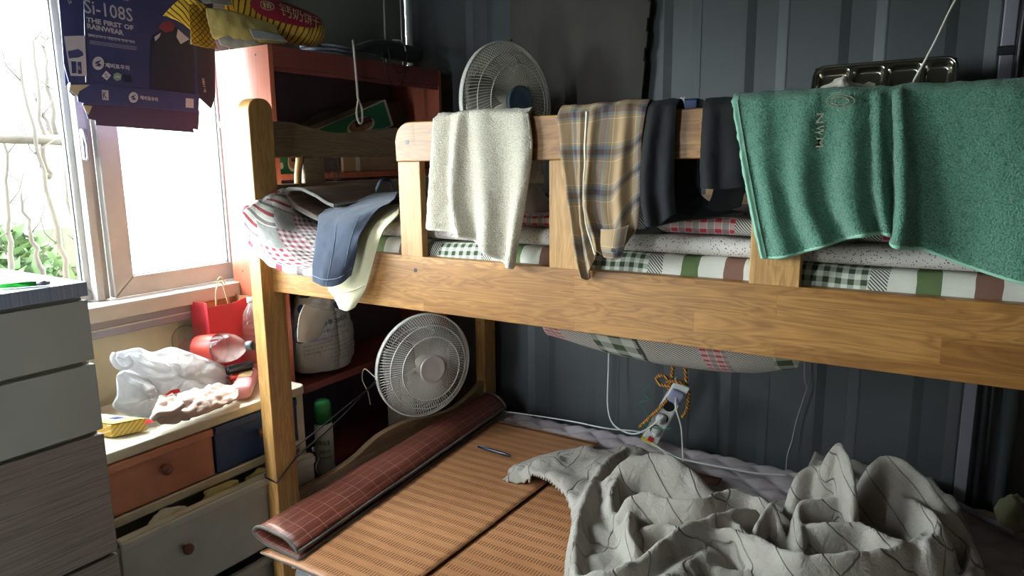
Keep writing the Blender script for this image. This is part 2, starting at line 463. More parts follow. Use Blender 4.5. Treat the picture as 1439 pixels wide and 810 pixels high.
for i, (c, r, n) in enumerate((((-5.0, .9, -.3), (.8, .57, 1.15), 4500), ((-5.3, 2.1, -.3), (.8, .57, 1.45), 5000), ((-5.2, 3.3, -.3), (.8, .57, 1.2), 4500), ((-4.8, 4.5, -.3), (.8, .57, 1.1), 4000))):
    rt = thing('garden_bush', (c[0], c[1], -.3), ['low green bush below the stakes outside the window', 'tall green bush behind the window frame', 'green bush showing faintly through the frosted pane', 'farther green bush behind the frosted pane'][i], 'bush', 'bushes outside the window')
    o = leafy('leaf', c, r, n, i).build('foliage', M['foliage'], rt, fixn=False); o['kind'] = 'stuff'
    MB().tube([(c[0], c[1], -.3), (c[0]+.05, c[1], .5)], .02, 6).build('stem', M['bark'], rt)
# ---------------------------------------------------------------- dresser in the foreground
M['dr_grey'] = plain('dresser_grey_front', '#a5a69e', .6, var=.10, vs=3, bump=.08, bs=90)
t = NT('dresser_walnut'); X, Y, Z = t.sep(t.coord()); v = t.com(t.math('MULTIPLY', t.math('ADD', X, Y), 4), t.math('MULTIPLY', Z, 150))
g = t.noise(v, 1.5, 3, .6)
t.bump(g, .2, .0006); M['dr_wood'] = t.fin(t.ramp(g, [(.3, lin('#6e625a')), (.7, lin('#9a8d82'))]), .6)
t = NT('dresser_top_skylit'); X, Y, Z = t.sep(t.coord()); g = t.noise(t.com(t.math('MULTIPLY', X, 5), t.math('MULTIPLY', Y, 120)), 1.5, 3, .6)
M['dr_top'] = t.fin(t.ramp(g, [(.3, lin('#747b8c')), (.7, lin('#979eae'))]), .42)  # blue of the sky light falling on the top is put into the colour
dr = thing('drawer_cabinet', (-1.9, .42, 0), 'tall grey drawer cabinet with brown lower drawers beside the window', 'cabinet')
bx('top', (-2.16, -1.645, .02, .818, 1.208, 1.240), M['dr_top'], dr, .002)
bx('body', (-2.13, -1.668, .03, .812, .02, 1.207), M['dr_grey'], dr, .001)
for z0, z1, mt in ((1.061, 1.198, 'dr_grey'), (.893, 1.050, 'dr_grey'), (.587, .882, 'dr_wood'), (.285, .577, 'dr_wood'), (.03, .275, 'dr_wood')):
    bx('drawer', (-1.667, -1.648, .022, .816, z0, z1), M[mt], dr, .0015, label='wood-grained brown drawer front' if mt == 'dr_wood' else None)

# lighter lying on it
M['lighter'] = plain('green_lighter', '#2fae3c', .15, var=.1, Transmission_Weight=.35)
lg = thing('lighter', (-1.78, .73, 1.241), 'translucent green disposable lighter lying on the cabinet top', 'lighter')
p0, p1 = PZ(0, 402, 1.247), PZ(70, 397, 1.247)
d = (p1-p0).normalized(); rt_ = Vector((0, 0, 1)).cross(d)
Lm = Matrix.Translation(p0) @ Matrix((d, rt_, Vector((0, 0, 1)))).transposed().to_4x4(); LL = (p1-p0).length
def oval(x, w=.011, h=.0058, n=14): return [(x, w*math.cos(2*PI*j/n), h*math.sin(2*PI*j/n)) for j in range(n)]
MB().rings([oval(0, .009), oval(.003), oval(LL*.74)], M=Lm).build('fuel_tank', M['lighter'], lg, smooth=True)
MB().rings([oval(LL*.745, .011), oval(LL*.93, .011)], M=Lm).build('hood', M['alu'], lg, smooth=True)
MB().tube([(LL*.96, -.004, 0), (LL*.96, .004, 0)], .005, 10, M=Lm).build('spark_wheel', M['black'], lg)
MB().box(LL*.93, LL*1.0, -.009, -.005, -.004, .004, M=Lm).build('fork', M['alu'], lg)

# ---------------------------------------------------------------- plastic storage unit
M['st_white'] = plain('yellowed_white_plastic', '#cfc8b4', .4, var=.10, vs=14)
M['st_terra'] = plain('terracotta_plastic', '#c48468', .5, var=.18, vs=7)
M['st_navy'] = plain('navy_plastic', '#2b4679', .45, var=.10, vs=8)
M['st_grey'] = plain('grey_plastic', '#d4d3ca', .5, var=.12, vs=6)
M['knob'] = plain('brown_knob', '#7c4c3e', .35, var=.05)
M['cloth_yellow'] = plain('yellow_cloth', '#b3a667', .9, bump=.3, bs=120)
M['cloth_white'] = plain('white_cloth', '#cfc9bb', .9, bump=.3, bs=120)
su = thing('storage_unit', (-1.98, 1.2, 0), 'white plastic drawer unit with terracotta and navy drawers under the window', 'drawers')
def rslab(x0, x1, y0, y1, z0, z1, r, n=6):
    pts = []
    for cx_, cy_, a0 in ((x1-r, y1-r, 0), (x0+r, y1-r, 90), (x0+r, y0+r, 180), (x1-r, y0+r, 270)):
        for k in range(n+1):
            a = math.radians(a0+90*k/n); pts.append((cx_+r*math.cos(a), cy_+r*math.sin(a), z0))
    return MB().prism(pts, (0, 0, z1-z0))
rslab(-2.17, -1.79, .83, 1.545, .742, .772, .03).build('top', M['st_white'], su, bevel=.005)
mb = MB()
for y0, y1 in ((.84, .856), (1.505, 1.535)): mb.box(-2.16, -1.803, y0, y1, .0, .742)
mb.box(-2.16, -2.15, .85, 1.51, .02, .742)
mb.build('side_frame', M['st_white'], su, bevel=.003)
bx('rail', (-2.15, -1.795, .856, 1.505, .563, .590), M['st_white'], su, .004)
bx('rail', (-2.15, -1.80, .856, 1.505, .30, .318), M['st_white'], su, .003)
bx('rail', (-2.15, -1.80, .856, 1.505, .02, .04), M['st_white'], su, .003)
def drawer(y0, y1, z0, z1, xf, mt, lip=True, depth=.3):
    d = MB(); th = .004
    d.box(xf-.004, xf, y0, y1, z0, z1); d.box(xf-depth, xf, y0, y0+th, z0, z1-.02); d.box(xf-depth, xf, y1-th, y1, z0, z1-.02)
    d.box(xf-depth, xf, y0, y1, z0, z0+th); d.box(xf-depth, xf-depth+th, y0, y1, z0, z1-.02)
    o = d.build('drawer', mt, su, bevel=.0015)
    if lip: bx('pull_lip', (xf, xf+.010, y0, y1, z1-.024, z1), mt, o, .004)
    return o
dA = drawer(.865, 1.19, .593, .738, -1.800, M['st_terra']); dB = drawer(1.197, 1.500, .593, .738, -1.800, M['st_navy'])
def knob(p, par):
    Mx = Matrix.Translation(p) @ Matrix.Rotation(PI/2, 4, 'Y')
    MB().lathe([(.006, 0), (.006, .008), (.012, .012), (.0155, .019), (.0145, .026), (.008, .030), (.001, .031)], 18, Mx).build('knob', M['knob'], par, smooth=True)
knob((-1.80, 1.035, .675), dA); knob((-1.80, 1.35, .675), dB)
# the opened lower drawer, things showing through its gap
dC = drawer(.862, 1.500, .33, .555, -1.73, M['st_grey'], True, .36)
bx('rim', (-1.752, -1.728, .862, 1.50, .549, .560), M['st_white'], dC, .003)
knob((-1.73, 1.03, .462), dC)
dD = drawer(.862, 1.500, .045, .290, -1.75, M['st_grey'], True, .33)
def rag(name, c, r, mat, seed, label, n=26, loc=None):
    rs = []
    for i in range(n//2+1):
        th = max(.04, min(PI-.04, PI*i/(n//2))); ring = []
        for j in range(n):
            ph = 2*PI*j/n; dv = Vector((math.sin(th)*math.cos(ph), math.sin(th)*math.sin(ph), -math.cos(th)))
            k = 1+.45*mn.noise(dv*1.6+Vector((seed, 0, 0)))+.2*mn.noise(dv*4.5+Vector((0, seed, 0)))
            ring.append(Vector(c)+Vector((dv.x*r[0], dv.y*r[1], max(dv.z, -.7)*r[2]))*1.0*k if False else Vector(c)+Vector((dv.x*r[0]*k, dv.y*r[1]*k, max(dv.z, -.7)*r[2]*k)))
        rs.append(ring)
    o = MB().rings(rs).build(name, mat, smooth=True, sub=1); return props(o, label, 'cloth')
rag('yellow_cloth', (-1.775, 1.19, .545), (.03, .06, .025), M['cloth_yellow'], 3, 'crumpled yellow cloth poking from the open lower drawer')
rag('white_cloth', (-1.775, 1.02, .545), (.028, .05, .02), M['cloth_white'], 8, 'crumpled white cloth poking from the open lower drawer')
rag('folded_paper', (-1.775, 1.33, .545), (.025, .05, .016), M['cloth_yellow'], 12, 'folded cream paper at the far end of the open drawer')
for nm_, zz in (('yellow_cloth', 0),): pass

# ---------------------------------------------------------------- bookshelf
def laminate(name, c1, c2):
    t = NT(name); X, Y, Z = t.sep(t.coord())
    g = t.noise(t.com(t.math('MULTIPLY', t.math('ADD', X, Y), 90), t.math('MULTIPLY', Z, 2.5)), 1.5, 3, .6)
    return t.fin(t.ramp(g, [(.25, lin(c1)), (.75, lin(c2))]), .38)
M['cherry'] = laminate('cherry_laminate', '#a55a43', '#bd6e54')
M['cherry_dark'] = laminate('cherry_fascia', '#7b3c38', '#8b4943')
M['shelf_back'] = plain('hazy_shelf_back', '#64566a', .7)  # lifted to purple: haze over the dark back is put into the colour
bs = thing('bookshelf', (-2.03, 2.02, 0), 'tall cherry-red bookshelf behind the head of the bunk bed', 'bookshelf')
BX0, BX1, BY0, BY1, BZ = -2.165, -1.90, 1.572, 2.455, 1.862
for y0, y1 in ((BY0, BY0+.018), (BY1-.018, BY1)):
    sp = bx('side_panel', (BX0, BX1, y0, y1, 0, BZ), M['cherry'], bs, .001)
    if y0 == BY0:
        for px, py in ((317, 83), (359, 77), (332, 247), (341, 381)):
            p = PY(px, py, BY0); MB().tube([p+Vector((0, -.0006, 0)), p+Vector((0, .001, 0))], .003, 10).build('screw_hole', M['black'], sp)
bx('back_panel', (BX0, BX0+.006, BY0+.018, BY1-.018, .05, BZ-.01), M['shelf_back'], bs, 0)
bx('top_board', (BX0, BX1, BY0+.018, BY1-.018, BZ-.02, BZ), M['cherry_dark'], bs, .001)
bx('fascia', (BX1-.018, BX1, BY0+.018, BY1-.018, BZ-.064, BZ-.020), M['cherry_dark'], bs, .001)
bx('edge_strip', (BX1-.016, BX1-.003, BY0+.018, BY1-.018, BZ-.078, BZ-.065), M['cherry_dark'], bs, .001)
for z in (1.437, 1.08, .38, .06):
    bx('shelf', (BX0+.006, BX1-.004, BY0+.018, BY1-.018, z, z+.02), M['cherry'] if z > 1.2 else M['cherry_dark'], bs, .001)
# the sagging shelf that carries the white sack
a, b = PX(431, 548, BX1), PX(527, 524, BX1)
mb = MB(); za, zb = .72, .735
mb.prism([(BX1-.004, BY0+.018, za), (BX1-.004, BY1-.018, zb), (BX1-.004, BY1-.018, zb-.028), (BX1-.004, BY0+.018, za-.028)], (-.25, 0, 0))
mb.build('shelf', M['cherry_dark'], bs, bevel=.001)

# ---------------------------------------------------------------- bunk bed
OAK = ('#99682f', '#b98646', '#68401c')
M['oak_x'] = wood('oak_along_x', 'x', *OAK); M['oak_y'] = wood('hazy_oak_along_y', 'y', '#927657', '#a88b68', '#6c543a', .07, .9, 1)  # y boards are greyer: haze at the bed head is put into their colour
M['oak_z'] = wood('oak_along_z', 'z', '#b3854a', '#cfa263', '#8a5d2c', .05, 1.3, .8)
M['hole'] = M['black']
bed = thing('bunk_bed', (-.7, 1.9, 0), 'light oak bunk bed with a guard rail across the room', 'bed')
PXo, PXi = -1.728, -1.68     # outer / inner face of the head posts
def post(x0, x1, y0, y1, zt, r=.035):
    # rounded top seen from the end of the bed
    poly = [(x1, y0, 0), (x1, y1, 0)]
    n = 8
    for k in range(n+1):
        a_ = PI/2*k/n; poly.append((x1, y1-r+r*math.cos(a_), zt-r+r*math.sin(a_)))
    for k in range(n+1):
        a_ = PI/2+PI/2*k/n; poly.append((x1, y0+r+r*math.cos(a_), zt-r+r*math.sin(a_)))
    return MB().prism(poly, (x0-x1, 0, 0)).build('corner_post', M['oak_z'], bed, bevel=.003)
fp = post(PXo, PXi, 1.31, 1.392, 1.672); post(PXo, PXi, 2.42, 2.50, 1.672)
post(.32, .368, 1.31, 1.392, 1.672); post(.32, .368, 2.42, 2.50, 1.672)
# upper side rails (front one has a raised crest)
RY = 1.350
def rail(y0, y1):
    top = [(-1.68, 1.232), (-1.60, 1.236), (-1.52, 1.246), (-1.42, 1.258), (-1.32, 1.2655), (-1.22, 1.2645), (-1.1, 1.2637), (.32, 1.2637)]
    poly = [(x, y0, z) for x, z in top]+[(.32, y0, 1.126), (-1.68, 1.126 and y0, 1.126)]
    return MB().prism(poly, (0, y1-y0, 0)).build('side_rail', M['oak_x'], bed, bevel=.002)
fr_ = rail(RY, RY+.028); rail(2.44, 2.468)
def bolt(px, py, par, pl=None, r=.0055):
    p = PY(px, py, RY) if pl is None else pl
    MB().tube([p+Vector((0, -.0008, 0)), p+Vector((0, .002, 0))], r, 12).build('bolt_hole', M['hole'], par)
bolt(584, 380, fr_)
# guard rail with a rounded end
GZ0, GZ1 = 1.4945, 1.588
def guard(y0, y1, x0, x1):
    r = .045; n = 7
    poly = [(x0, y0, GZ0), (x0, y0, GZ1-r)]+[(x0+r-r*math.cos(PI/2*k/n), y0, GZ1-r+r*math.sin(PI/2*k/n)) for k in range(n+1)]
    poly += [(x1, y0, GZ1), (x1, y0, GZ0)]
    return MB().prism(poly, (0, y1-y0, 0)).build('guard_rail', M['oak_x'], bed, bevel=.003)
gr_ = guard(RY-.002, RY+.024, -1.190, .32); guard(2.444, 2.468, -1.19, .32)
bolt(572, 200, gr_, PY(572, 200, RY-.002))
mb = MB()
for k in range(9):
    p = PY(576.5+k*.25, 175.5+k*3.3, RY-.0022); mb.box(p.x, p.x+.010, p.y-.0004, p.y+.001, p.z-.0006, p.z+.0006)
mb.build('finger_joint', plain('joint_line', '#7a5a30', .6, var=0), gr_)
for px0, px1 in ((557.5, 594), (770, 812), (1052, 1121)):
    pass
for x0, x1 in ((-1.187, -1.118), (-.762, -.680), (-.333, -.243), (.235, .318)):
    bx('guard_post', (x0, x1, RY+.001, RY+.023, 1.258 if x0 > -1.1 else 1.262, GZ0), M['oak_z'], bed, .002)
    bx('guard_post', (x0, x1, 2.445, 2.467, 1.262, GZ0), M['oak_z'], bed, .002)
# head boards (YZ outline)
HX0, HX1 = -1.716, -1.690
def yboard(name, pts, zlow, mat, x0=HX0, x1=HX1):
    P = spline([Vector((x1, y, z)) for y, z in pts], 6)
    poly = [tuple(p) for p in P]+[(x1, pts[-1][0], zlow), (x1, pts[0][0], zlow)]
    return MB().prism(poly, (x0-x1, 0, 0)).build(name, mat, bed, bevel=.003)
wave = [(1.392, 1.611), (1.46, 1.611), (1.55, 1.597), (1.63, 1.586), (1.72, 1.588), (1.80, 1.597), (1.9, 1.607), (2.0, 1.604), (2.1, 1.592), (2.18, 1.586), (2.26, 1.597), (2.34, 1.611), (2.42, 1.611)]
yboard('headboard_top', wave, 1.509, M['oak_y'])
bx('headboard_bar', (HX0, HX1, 1.392, 2.42, 1.30, 1.433), M['oak_y'], bed, .003)
sl = yboard('headboard_slat', [(1.505, 1.509), (1.585, 1.509)], 1.43, M['oak_y'])
MB().tube(spline([(-1.70, 1.497, 1.515), (-1.700, 1.492, 1.49), (-1.70, 1.486, 1.46), (-1.70, 1.484, 1.43), (-1.70, 1.486, 1.36)], 5), .011, 10).build('headboard_slat', M['oak_z'], bed, smooth=True, label='curved pale edge slat')
bx('headboard_slat', (HX0, HX1, 2.2, 2.28, 1.43, 1.51), M['oak_y'], bed, .002)
low = [(1.392, .480), (1.47, .481), (1.55, .484), (1.65, .498), (1.76, .532), (1.87, .540), (1.97, .532), (2.08, .512), (2.2, .50), (2.32, .52), (2.42, .56)]
lb = yboard('footboard', low, .26, M['oak_y']); lb.name = 'lower_headboard'
bx('headboard_bar', (HX0, HX1, 1.392, 2.42, 1.13, 1.26), M['oak_y'], bed, .003)
for y, z in ((1.70, .463), (1.98, .487)):
    MB().tube([(HX1+.0008, y, z), (HX1-.002, y, z)], .006, 12).build('bolt_hole', M['hole'], lb)
# bed bases
for z in (1.135, .20):
    for i in range(9):
        x = -1.6+i*.23
        bx('slat', (x, x+.07, 1.378, 2.44, z, z+.018), M['oak_y'], bed, .002)
bx('side_rail', (-1.68, .32, 1.378, 1.40, .12, .26), M['oak_x'], bed, .002); bx('side_rail', (-1.68, .32, 2.42, 2.44, .12, .26), M['oak_x'], bed, .002)
bx('footboard', (.330, .352, 1.392, 2.42, .25, .50), M['oak_y'], bed, .003)
# ---------------------------------------------------------------- textiles
def uvc(t): return t.coord('UV')
def checkmat(name, base, c1, c2, cell=.016, fabric=True):
    t = NT(name); return t
def gingham(t, u, v, base, dark, cell):
    """woven check: two stripes sets, overlap darker"""
    a = t.math('LESS_THAN', t.math('FRACT', t.math('DIVIDE', u, cell*2)), .5)
    b = t.math('LESS_THAN', t.math('FRACT', t.math('DIVIDE', v, cell*2)), .5)
    s = t.math('MULTIPLY', t.math('ADD', a, b), .5)
    return t.mix(s, lin(base), lin(dark))
def patchwork(name, pal, cell=.17, rot=.3, seed=0., dots=True):
    t = NT(name); U, V, _ = t.sep(uvc(t))
    c_, s_ = math.cos(rot), math.sin(rot)
    u = t.math('ADD', t.math('MULTIPLY', U, c_), t.math('MULTIPLY', V, s_)); v = t.math('SUBTRACT', t.math('MULTIPLY', V, c_), t.math('MULTIPLY', U, s_))
    cu = t.math('FLOOR', t.math('DIVIDE', u, cell)); cv = t.math('FLOOR', t.math('DIVIDE', v, cell))
    k = t.math('FLOORED_MODULO', t.math('ADD', t.math('ADD', t.math('MULTIPLY', cu, 2), t.math('MULTIPLY', cv, 3)), seed), 5)
    g1 = gingham(t, u, v, '#e6e0da', pal[0], .013)
    st_a = t.math('FRACT', t.math('DIVIDE', u, .085))
    g2 = t.ramp(st_a, [(0, lin('#dcd8c8')), (.3, lin(pal[1])), (.5, lin('#dcd8c8')), (.8, lin(pal[2]))], True)
    hatch = t.math('LESS_THAN', t.math('FRACT', t.math('DIVIDE', t.math('ADD', u, v), .0055)), .45)
    g3 = t.mix(hatch, lin('#d5d2c8'), lin('#3a3a3c'))
    g4 = gingham(t, u, v, '#e2ddd0', pal[3], .011)
    vd = t.vor(t.com(u, v), 190)
    g5 = t.mix(t.math('LESS_THAN', vd, .22), lin('#dcd7cb'), lin('#6a4038'))
    col = t.mix(t.math('COMPARE', k, 0, .1), g2, g1)
    col = t.mix(t.math('COMPARE', k, 2, .1), col, g3)
    col = t.mix(t.math('COMPARE', k, 3, .1), col, g4)
    if dots: col = t.mix(t.math('COMPARE', k, 4, .1), col, g5)
    # patch seams
    su = t.math('ABSOLUTE', t.math('SUBTRACT', t.math('FRACT', t.math('DIVIDE', u, cell)), .5)); sv = t.math('ABSOLUTE', t.math('SUBTRACT', t.math('FRACT', t.math('DIVIDE', v, cell)), .5))
    puff = t.math('MAXIMUM', su, sv)
    h = t.math('POWER', puff, 12)
    nz = t.noise(t.com(U, V), 60, 4, .6)
    b = t.bump(nz, .35, .004); t.bump(h, -.8, .006 and 3.0, b) if False else t.bump(t.math('MULTIPLY', h, -1500.0), .5, .002, b)
    return t.fin(col, .9, Sheen_Weight=.2)
M['patch_red'] = patchwork('patchwork_red_check', ('#a04350', '#a8404a', '#8a7d78', '#7a4450'), .10, .8, 2, dots=False)
M['patch_green'] = patchwork('patchwork_green_check', ('#3f4a30', '#56663a', '#6a4638', '#4c2f2c'), .26, 0.02, 0)
def bandmat(name, per, off, items):
    '''patches in sequence along the edge of a folded quilt: items = [(end fraction, kind, colours)]'''
    t = NT(name); U, V, _ = t.sep(uvc(t)); w = t.noise(t.com(U, V), 9, 2)
    uu = t.math('ADD', U, t.math('MULTIPLY', w, .02))
    f = t.math('FRACT', t.math('DIVIDE', t.math('ADD', uu, off), per)); col = None; st = 0
    for end, kind, c in items:
        if kind == 'ging': x = gingham(t, U, V, c[0], c[1], c[2])
        elif kind == 'hatch': x = t.mix(t.math('LESS_THAN', t.math('FRACT', t.math('DIVIDE', t.math('ADD', U, V), .0065)), .45), lin('#cfccc0'), lin('#3e3f3c'))
        elif kind == 'plain': x = t.mix(t.noise(t.com(U, V), 12), lin(c[0]), lin(c[0]))
        elif kind == 'trio':
            a_ = t.math('FRACT', t.math('DIVIDE', V, .0215)); b_ = t.math('FRACT', t.math('DIVIDE', U, .030))
            x = t.mix(t.math('MULTIPLY', t.math('ADD', t.math('LESS_THAN', a_, .4), t.math('LESS_THAN', b_, .45)), .5), lin(c[0]), lin(c[1]))
            x = t.mix(t.math('MULTIPLY', t.math('LESS_THAN', t.math('FRACT', t.math('DIVIDE', t.math('ADD', U, .015), .030)), .45), .55), x, lin(c[2]))
        if col is None: col = x
        else: col = t.mix(t.math('GREATER_THAN', f, st), col, x)
        st = end
    t.bump(t.noise(t.com(U, V), 50, 4, .6), .4, .004)
    return t.fin(col, .9)
G1 = ('#d9d5c6', '#453a34', .0105); PER = .415
M['band_green'] = bandmat('green_check_bands', PER, .662, [(.30, 'ging', ('#d5d8c8', '#3d4a30', .0105)), (.37, 'hatch', None), (.47, 'plain', ('#d3d0c2',)), (.56, 'plain', ('#5c6e42',)), (.68, 'plain', ('#d3d0c2',)), (.77, 'plain', ('#7a5848',)), (.89, 'plain', ('#d3d0c2',)), (1.0, 'hatch', None)])
M['band_red'] = bandmat('red_check_bands', .40, .610, [(.24, 'hatch', None), (.60, 'trio', ('#dedad4', '#b5343f', '#3c3030')), (1.0, 'hatch', None)])
M['band_sag'] = bandmat('sagging_bands', .40, .84, [(.14, 'trio', ('#d8ccc4', '#a8434a', '#4a3a38')), (.36, 'hatch', None), (.64, 'ging', ('#b9bcb0', '#3c4a2e', .03)), (.66, 'plain', ('#3a3434',)), (1.0, 'hatch', None)])
t = NT('dotted_quilt'); U, V, _ = t.sep(uvc(t)); w_ = t.noise(t.com(U, V), 6, 2)
rings_ = t.math('FRACT', t.math('MULTIPLY', w_, 26)); dd = t.vor(t.com(U, V), 210)
dotm = t.math('MULTIPLY', t.math('LESS_THAN', dd, .27), t.math('LESS_THAN', rings_, .8))
t.bump(t.noise(t.com(U, V), 45, 4), .5, .004)
M['dotted'] = t.fin(t.mix(dotm, lin('#cfc9c0'), lin('#6b4038')), .9)
def fabric(name, col, rough=.9, bs=500, bstr=.3, var=.08, vs=10, wr=True, sheen=.1, alpha=None):
    t = NT(name); c = lin(col); o = t.coord()
    f = t.noise(o, vs, 4, .6)
    cc = t.ramp(f, [(.3, tuple(x*(1-var) for x in c[:3])+(1,)), (.7, tuple(min(1, x*(1+var)) for x in c[:3])+(1,))])
    b = t.bump(t.noise(o, bs, 2), bstr, .0008)
    if wr: t.bump(t.noise(o, 28, 4, .6, dist=.4), .35, .006, b)
    return t.fin(cc, rough, Sheen_Weight=sheen)
def terry(name, col, dark):
    t = NT(name); o = t.coord()
    a = t.noise(o, 420, 3, .7); b = t.vor(t.add(o, t.scale(t.noise(o, 90, 2, col=True), .01)), 330)
    h = t.math('ADD', t.math('MULTIPLY', a, .8), t.math('MULTIPLY', t.math('SUBTRACT', 1, b), .6))
    cc = t.ramp(h, [(.45, lin(dark)), (.95, lin(col))])
    t.bump(h, 1.0, .005)
    return t.fin(cc, 1.0, Sheen_Weight=.35, Sheen_Roughness=.6)
M['terry_green'] = terry('terry_green', '#64a88a', '#346f5a'); M['terry_cream'] = terry('terry_cream', '#f2e9d4', '#cdbfa4')
M['hem_green'] = fabric('green_hem', '#8fbfa6'); M['hem_cream'] = fabric('cream_hem', '#dcd6c6')
M['navy_knit'] = fabric('navy_cotton', '#343c4c', var=.12); M['cream_cotton'] = fabric('cream_cotton', '#cfc8a4'); M['black_knit'] = fabric('black_knit', '#0d0e11', sheen=0)
M['binding'] = fabric('grey_binding', '#5c5852'); M['seam_light'] = fabric('light_stitching', '#6c7688')
M['pink_pad'] = None
# ------------------------------------------------ lower bed: mattress, pad, mats
M['mattress'] = fabric('mattress_ticking', '#9a9a9a')
mt = MB().prism([(-1.66, 2.49, .222), (-1.66, 1.42, .222), (-1.47, 1.178, .222), (.30, 1.178, .222), (.30, 2.49, .222)], (0, 0, .183)).build('mattress', M['mattress'], bevel=.03, seg=4)
props(mt, 'grey mattress on the lower bunk under the pad and mats', 'mattress')
t = NT('quilted_pad'); o = t.coord(); X, Y, Z = t.sep(o)
du = t.math('ABSOLUTE', t.math('SUBTRACT', t.math('FRACT', t.math('MULTIPLY', t.math('ADD', X, Y), 11)), .5)); dv_ = t.math('ABSOLUTE', t.math('SUBTRACT', t.math('FRACT', t.math('MULTIPLY', t.math('SUBTRACT', X, Y), 11)), .5))
t.bump(t.noise(o, 30, 4), .5, .006)
M['pink_pad'] = t.fin(t.ramp(t.noise(o, 5), [(.3, lin('#b7abae')), (.7, lin('#cabec0'))]), .9)
def pad_h(x, y):
    a = abs(((x+y)*8) % 1-.5)*2; b = abs(((x-y)*8) % 1-.5)*2
    q = min(1-a, 1-b); q = q**.5
    e = min(1, max(0, (2.50-y)/.05), max(0, (y-1.17)/.03) if y < 1.3 else 1)
    return .408+.014*q+.022*(e**.5)*(.6+.4*mn.noise(Vector((x*5, y*5, 3))))-(0 if y < 2.46 else (y-2.46)*.6)
xs = [-1.665+i*.009 for i in range(219)]; ys = [1.168+i*.009 for i in range(149)]
def padx(x, y):
    xl = -1.665 if y > 1.43 else -1.665+.20*(1.43-y)/.26
    return xl+(x+1.665)*(.30-xl)/1.965
G = [[(padx(x, y), y, pad_h(x, y)) for x in xs] for y in ys]
pd = MB().grid(G, [[(x, y) for x in xs] for y in ys]).build('mattress_pad', M['pink_pad'], smooth=True, fixn=False)
pd.modifiers.new('s', 'SOLIDIFY').thickness = .012
props(pd, 'thin pinkish-grey quilted pad spread over the lower mattress', 'pad')
# rattan mats with woven relief
def rattan(name, c1, c2, c3):
    t = NT(name); U, V, _ = t.sep(uvc(t))
    # bands of open slots separated by plain strips
    col_w, row_h = .046, .0060
    fu = t.math('FRACT', t.math('DIVIDE', V, col_w))
    band = t.math('MULTIPLY', t.math('GREATER_THAN', fu, .30), t.math('LESS_THAN', fu, .78))
    slot = t.math('LESS_THAN', t.math('FRACT', t.math('DIVIDE', U, row_h*1.5)), .42)
    s = t.math('MULTIPLY', band, slot)
    fine = t.math('FRACT', t.math('DIVIDE', U, row_h*.75)); fv = t.math('ABSOLUTE', t.math('SUBTRACT', t.math('FRACT', t.math('DIVIDE', V, .0046)), .5))
    n_ = t.noise(t.com(t.math('MULTIPLY', U, 3), t.math('MULTIPLY', V, 40)), 3, 3); big = t.noise(t.com(U, V), 4, 3)
    base = t.mix(t.maprange(t.math('ADD', t.math('MULTIPLY', n_, .6), t.math('MULTIPLY', big, .5)), .35, .75), lin(c1), lin(c2))
    col = t.mix(t.math('MULTIPLY', s, .75), base, lin(c3))
    h = t.math('ADD', t.math('MULTIPLY', s, -1), t.math('MULTIPLY', t.math('ABSOLUTE', t.math('SUBTRACT', fine, .5)), .5))
    h = t.math('ADD', h, t.math('MULTIPLY', fv, .35))
    t.bump(h, .9, .0016)
    return t.fin(col, .30)
M['rattan'] = rattan('woven_rattan', '#a8734c', '#c08a60', '#5e3a24')
M['rattan_edge'] = plain('rattan_edge', '#7e5536', .6)
def matsheet(x0, x1, y0, y1, z, lab, skew=0.0, zf=None):
    rt = thing('woven_mat', ((x0+x1)/2, (y0+y1)/2, z-.004), lab, 'mat', None)
    nx, ny = 20, 44; P = []; U = []
    for i in range(ny+1):
        y = y0+(y1-y0)*i/ny; r = []; q = []
        for j in range(nx+1):
            x = x0+(x1-x0)*j/nx+skew*(y-y0)
            r.append(Vector((x, y, z+.002*mn.noise(Vector((x*6, y*6, z*50)))+(zf(x, y) if zf else 0)))); q.append((x, y))
        P.append(r); U.append(q)
    o = MB().grid(P, U).build('weave', M['rattan'], rt, smooth=True, fixn=False)
    o.modifiers.new('s', 'SOLIDIFY').thickness = .003
    for e in ([P[i][0] for i in range(ny+1)], [P[i][-1] for i in range(ny+1)], P[0], P[-1]):
        MB().tube([p+Vector((0, 0, .0005)) for p in e], .0022, 6).build('edge_binding', M['rattan_edge'] if e is not P[0] else M['binding'], rt, smooth=True)
    return rt
matsheet(-1.545, -1.095, 1.135, 2.29, .4485, 'brown woven rattan mat lying flat beside the rolled mat', .012)
matsheet(-1.10, -.62, 1.16, 2.24, .4420, 'brown woven rattan mat half hidden under the grey comforter', 0.01)
# pen
M['pen'] = plain('pen_blue_black', '#1d2636', .25, var=0)
a, b = PZ(672, 628, .458), PZ(718, 641, .458); dd_ = (b-a)
pn = thing('pen', a.copy(), 'dark ballpoint pen lying on the woven mat', 'pen')
MB().tube([a, a+dd_*.15, a+dd_*.86, a+dd_*.96, b], [.004, .0055, .0055, .003, .001], 10).build('barrel', M['pen'], pn, smooth=True)
MB().tube([a+Vector((0, 0, .0062)), a+dd_*.35+Vector((0, 0, .0068))], .0014, 6).build('clip', M['alu'], pn, smooth=True)
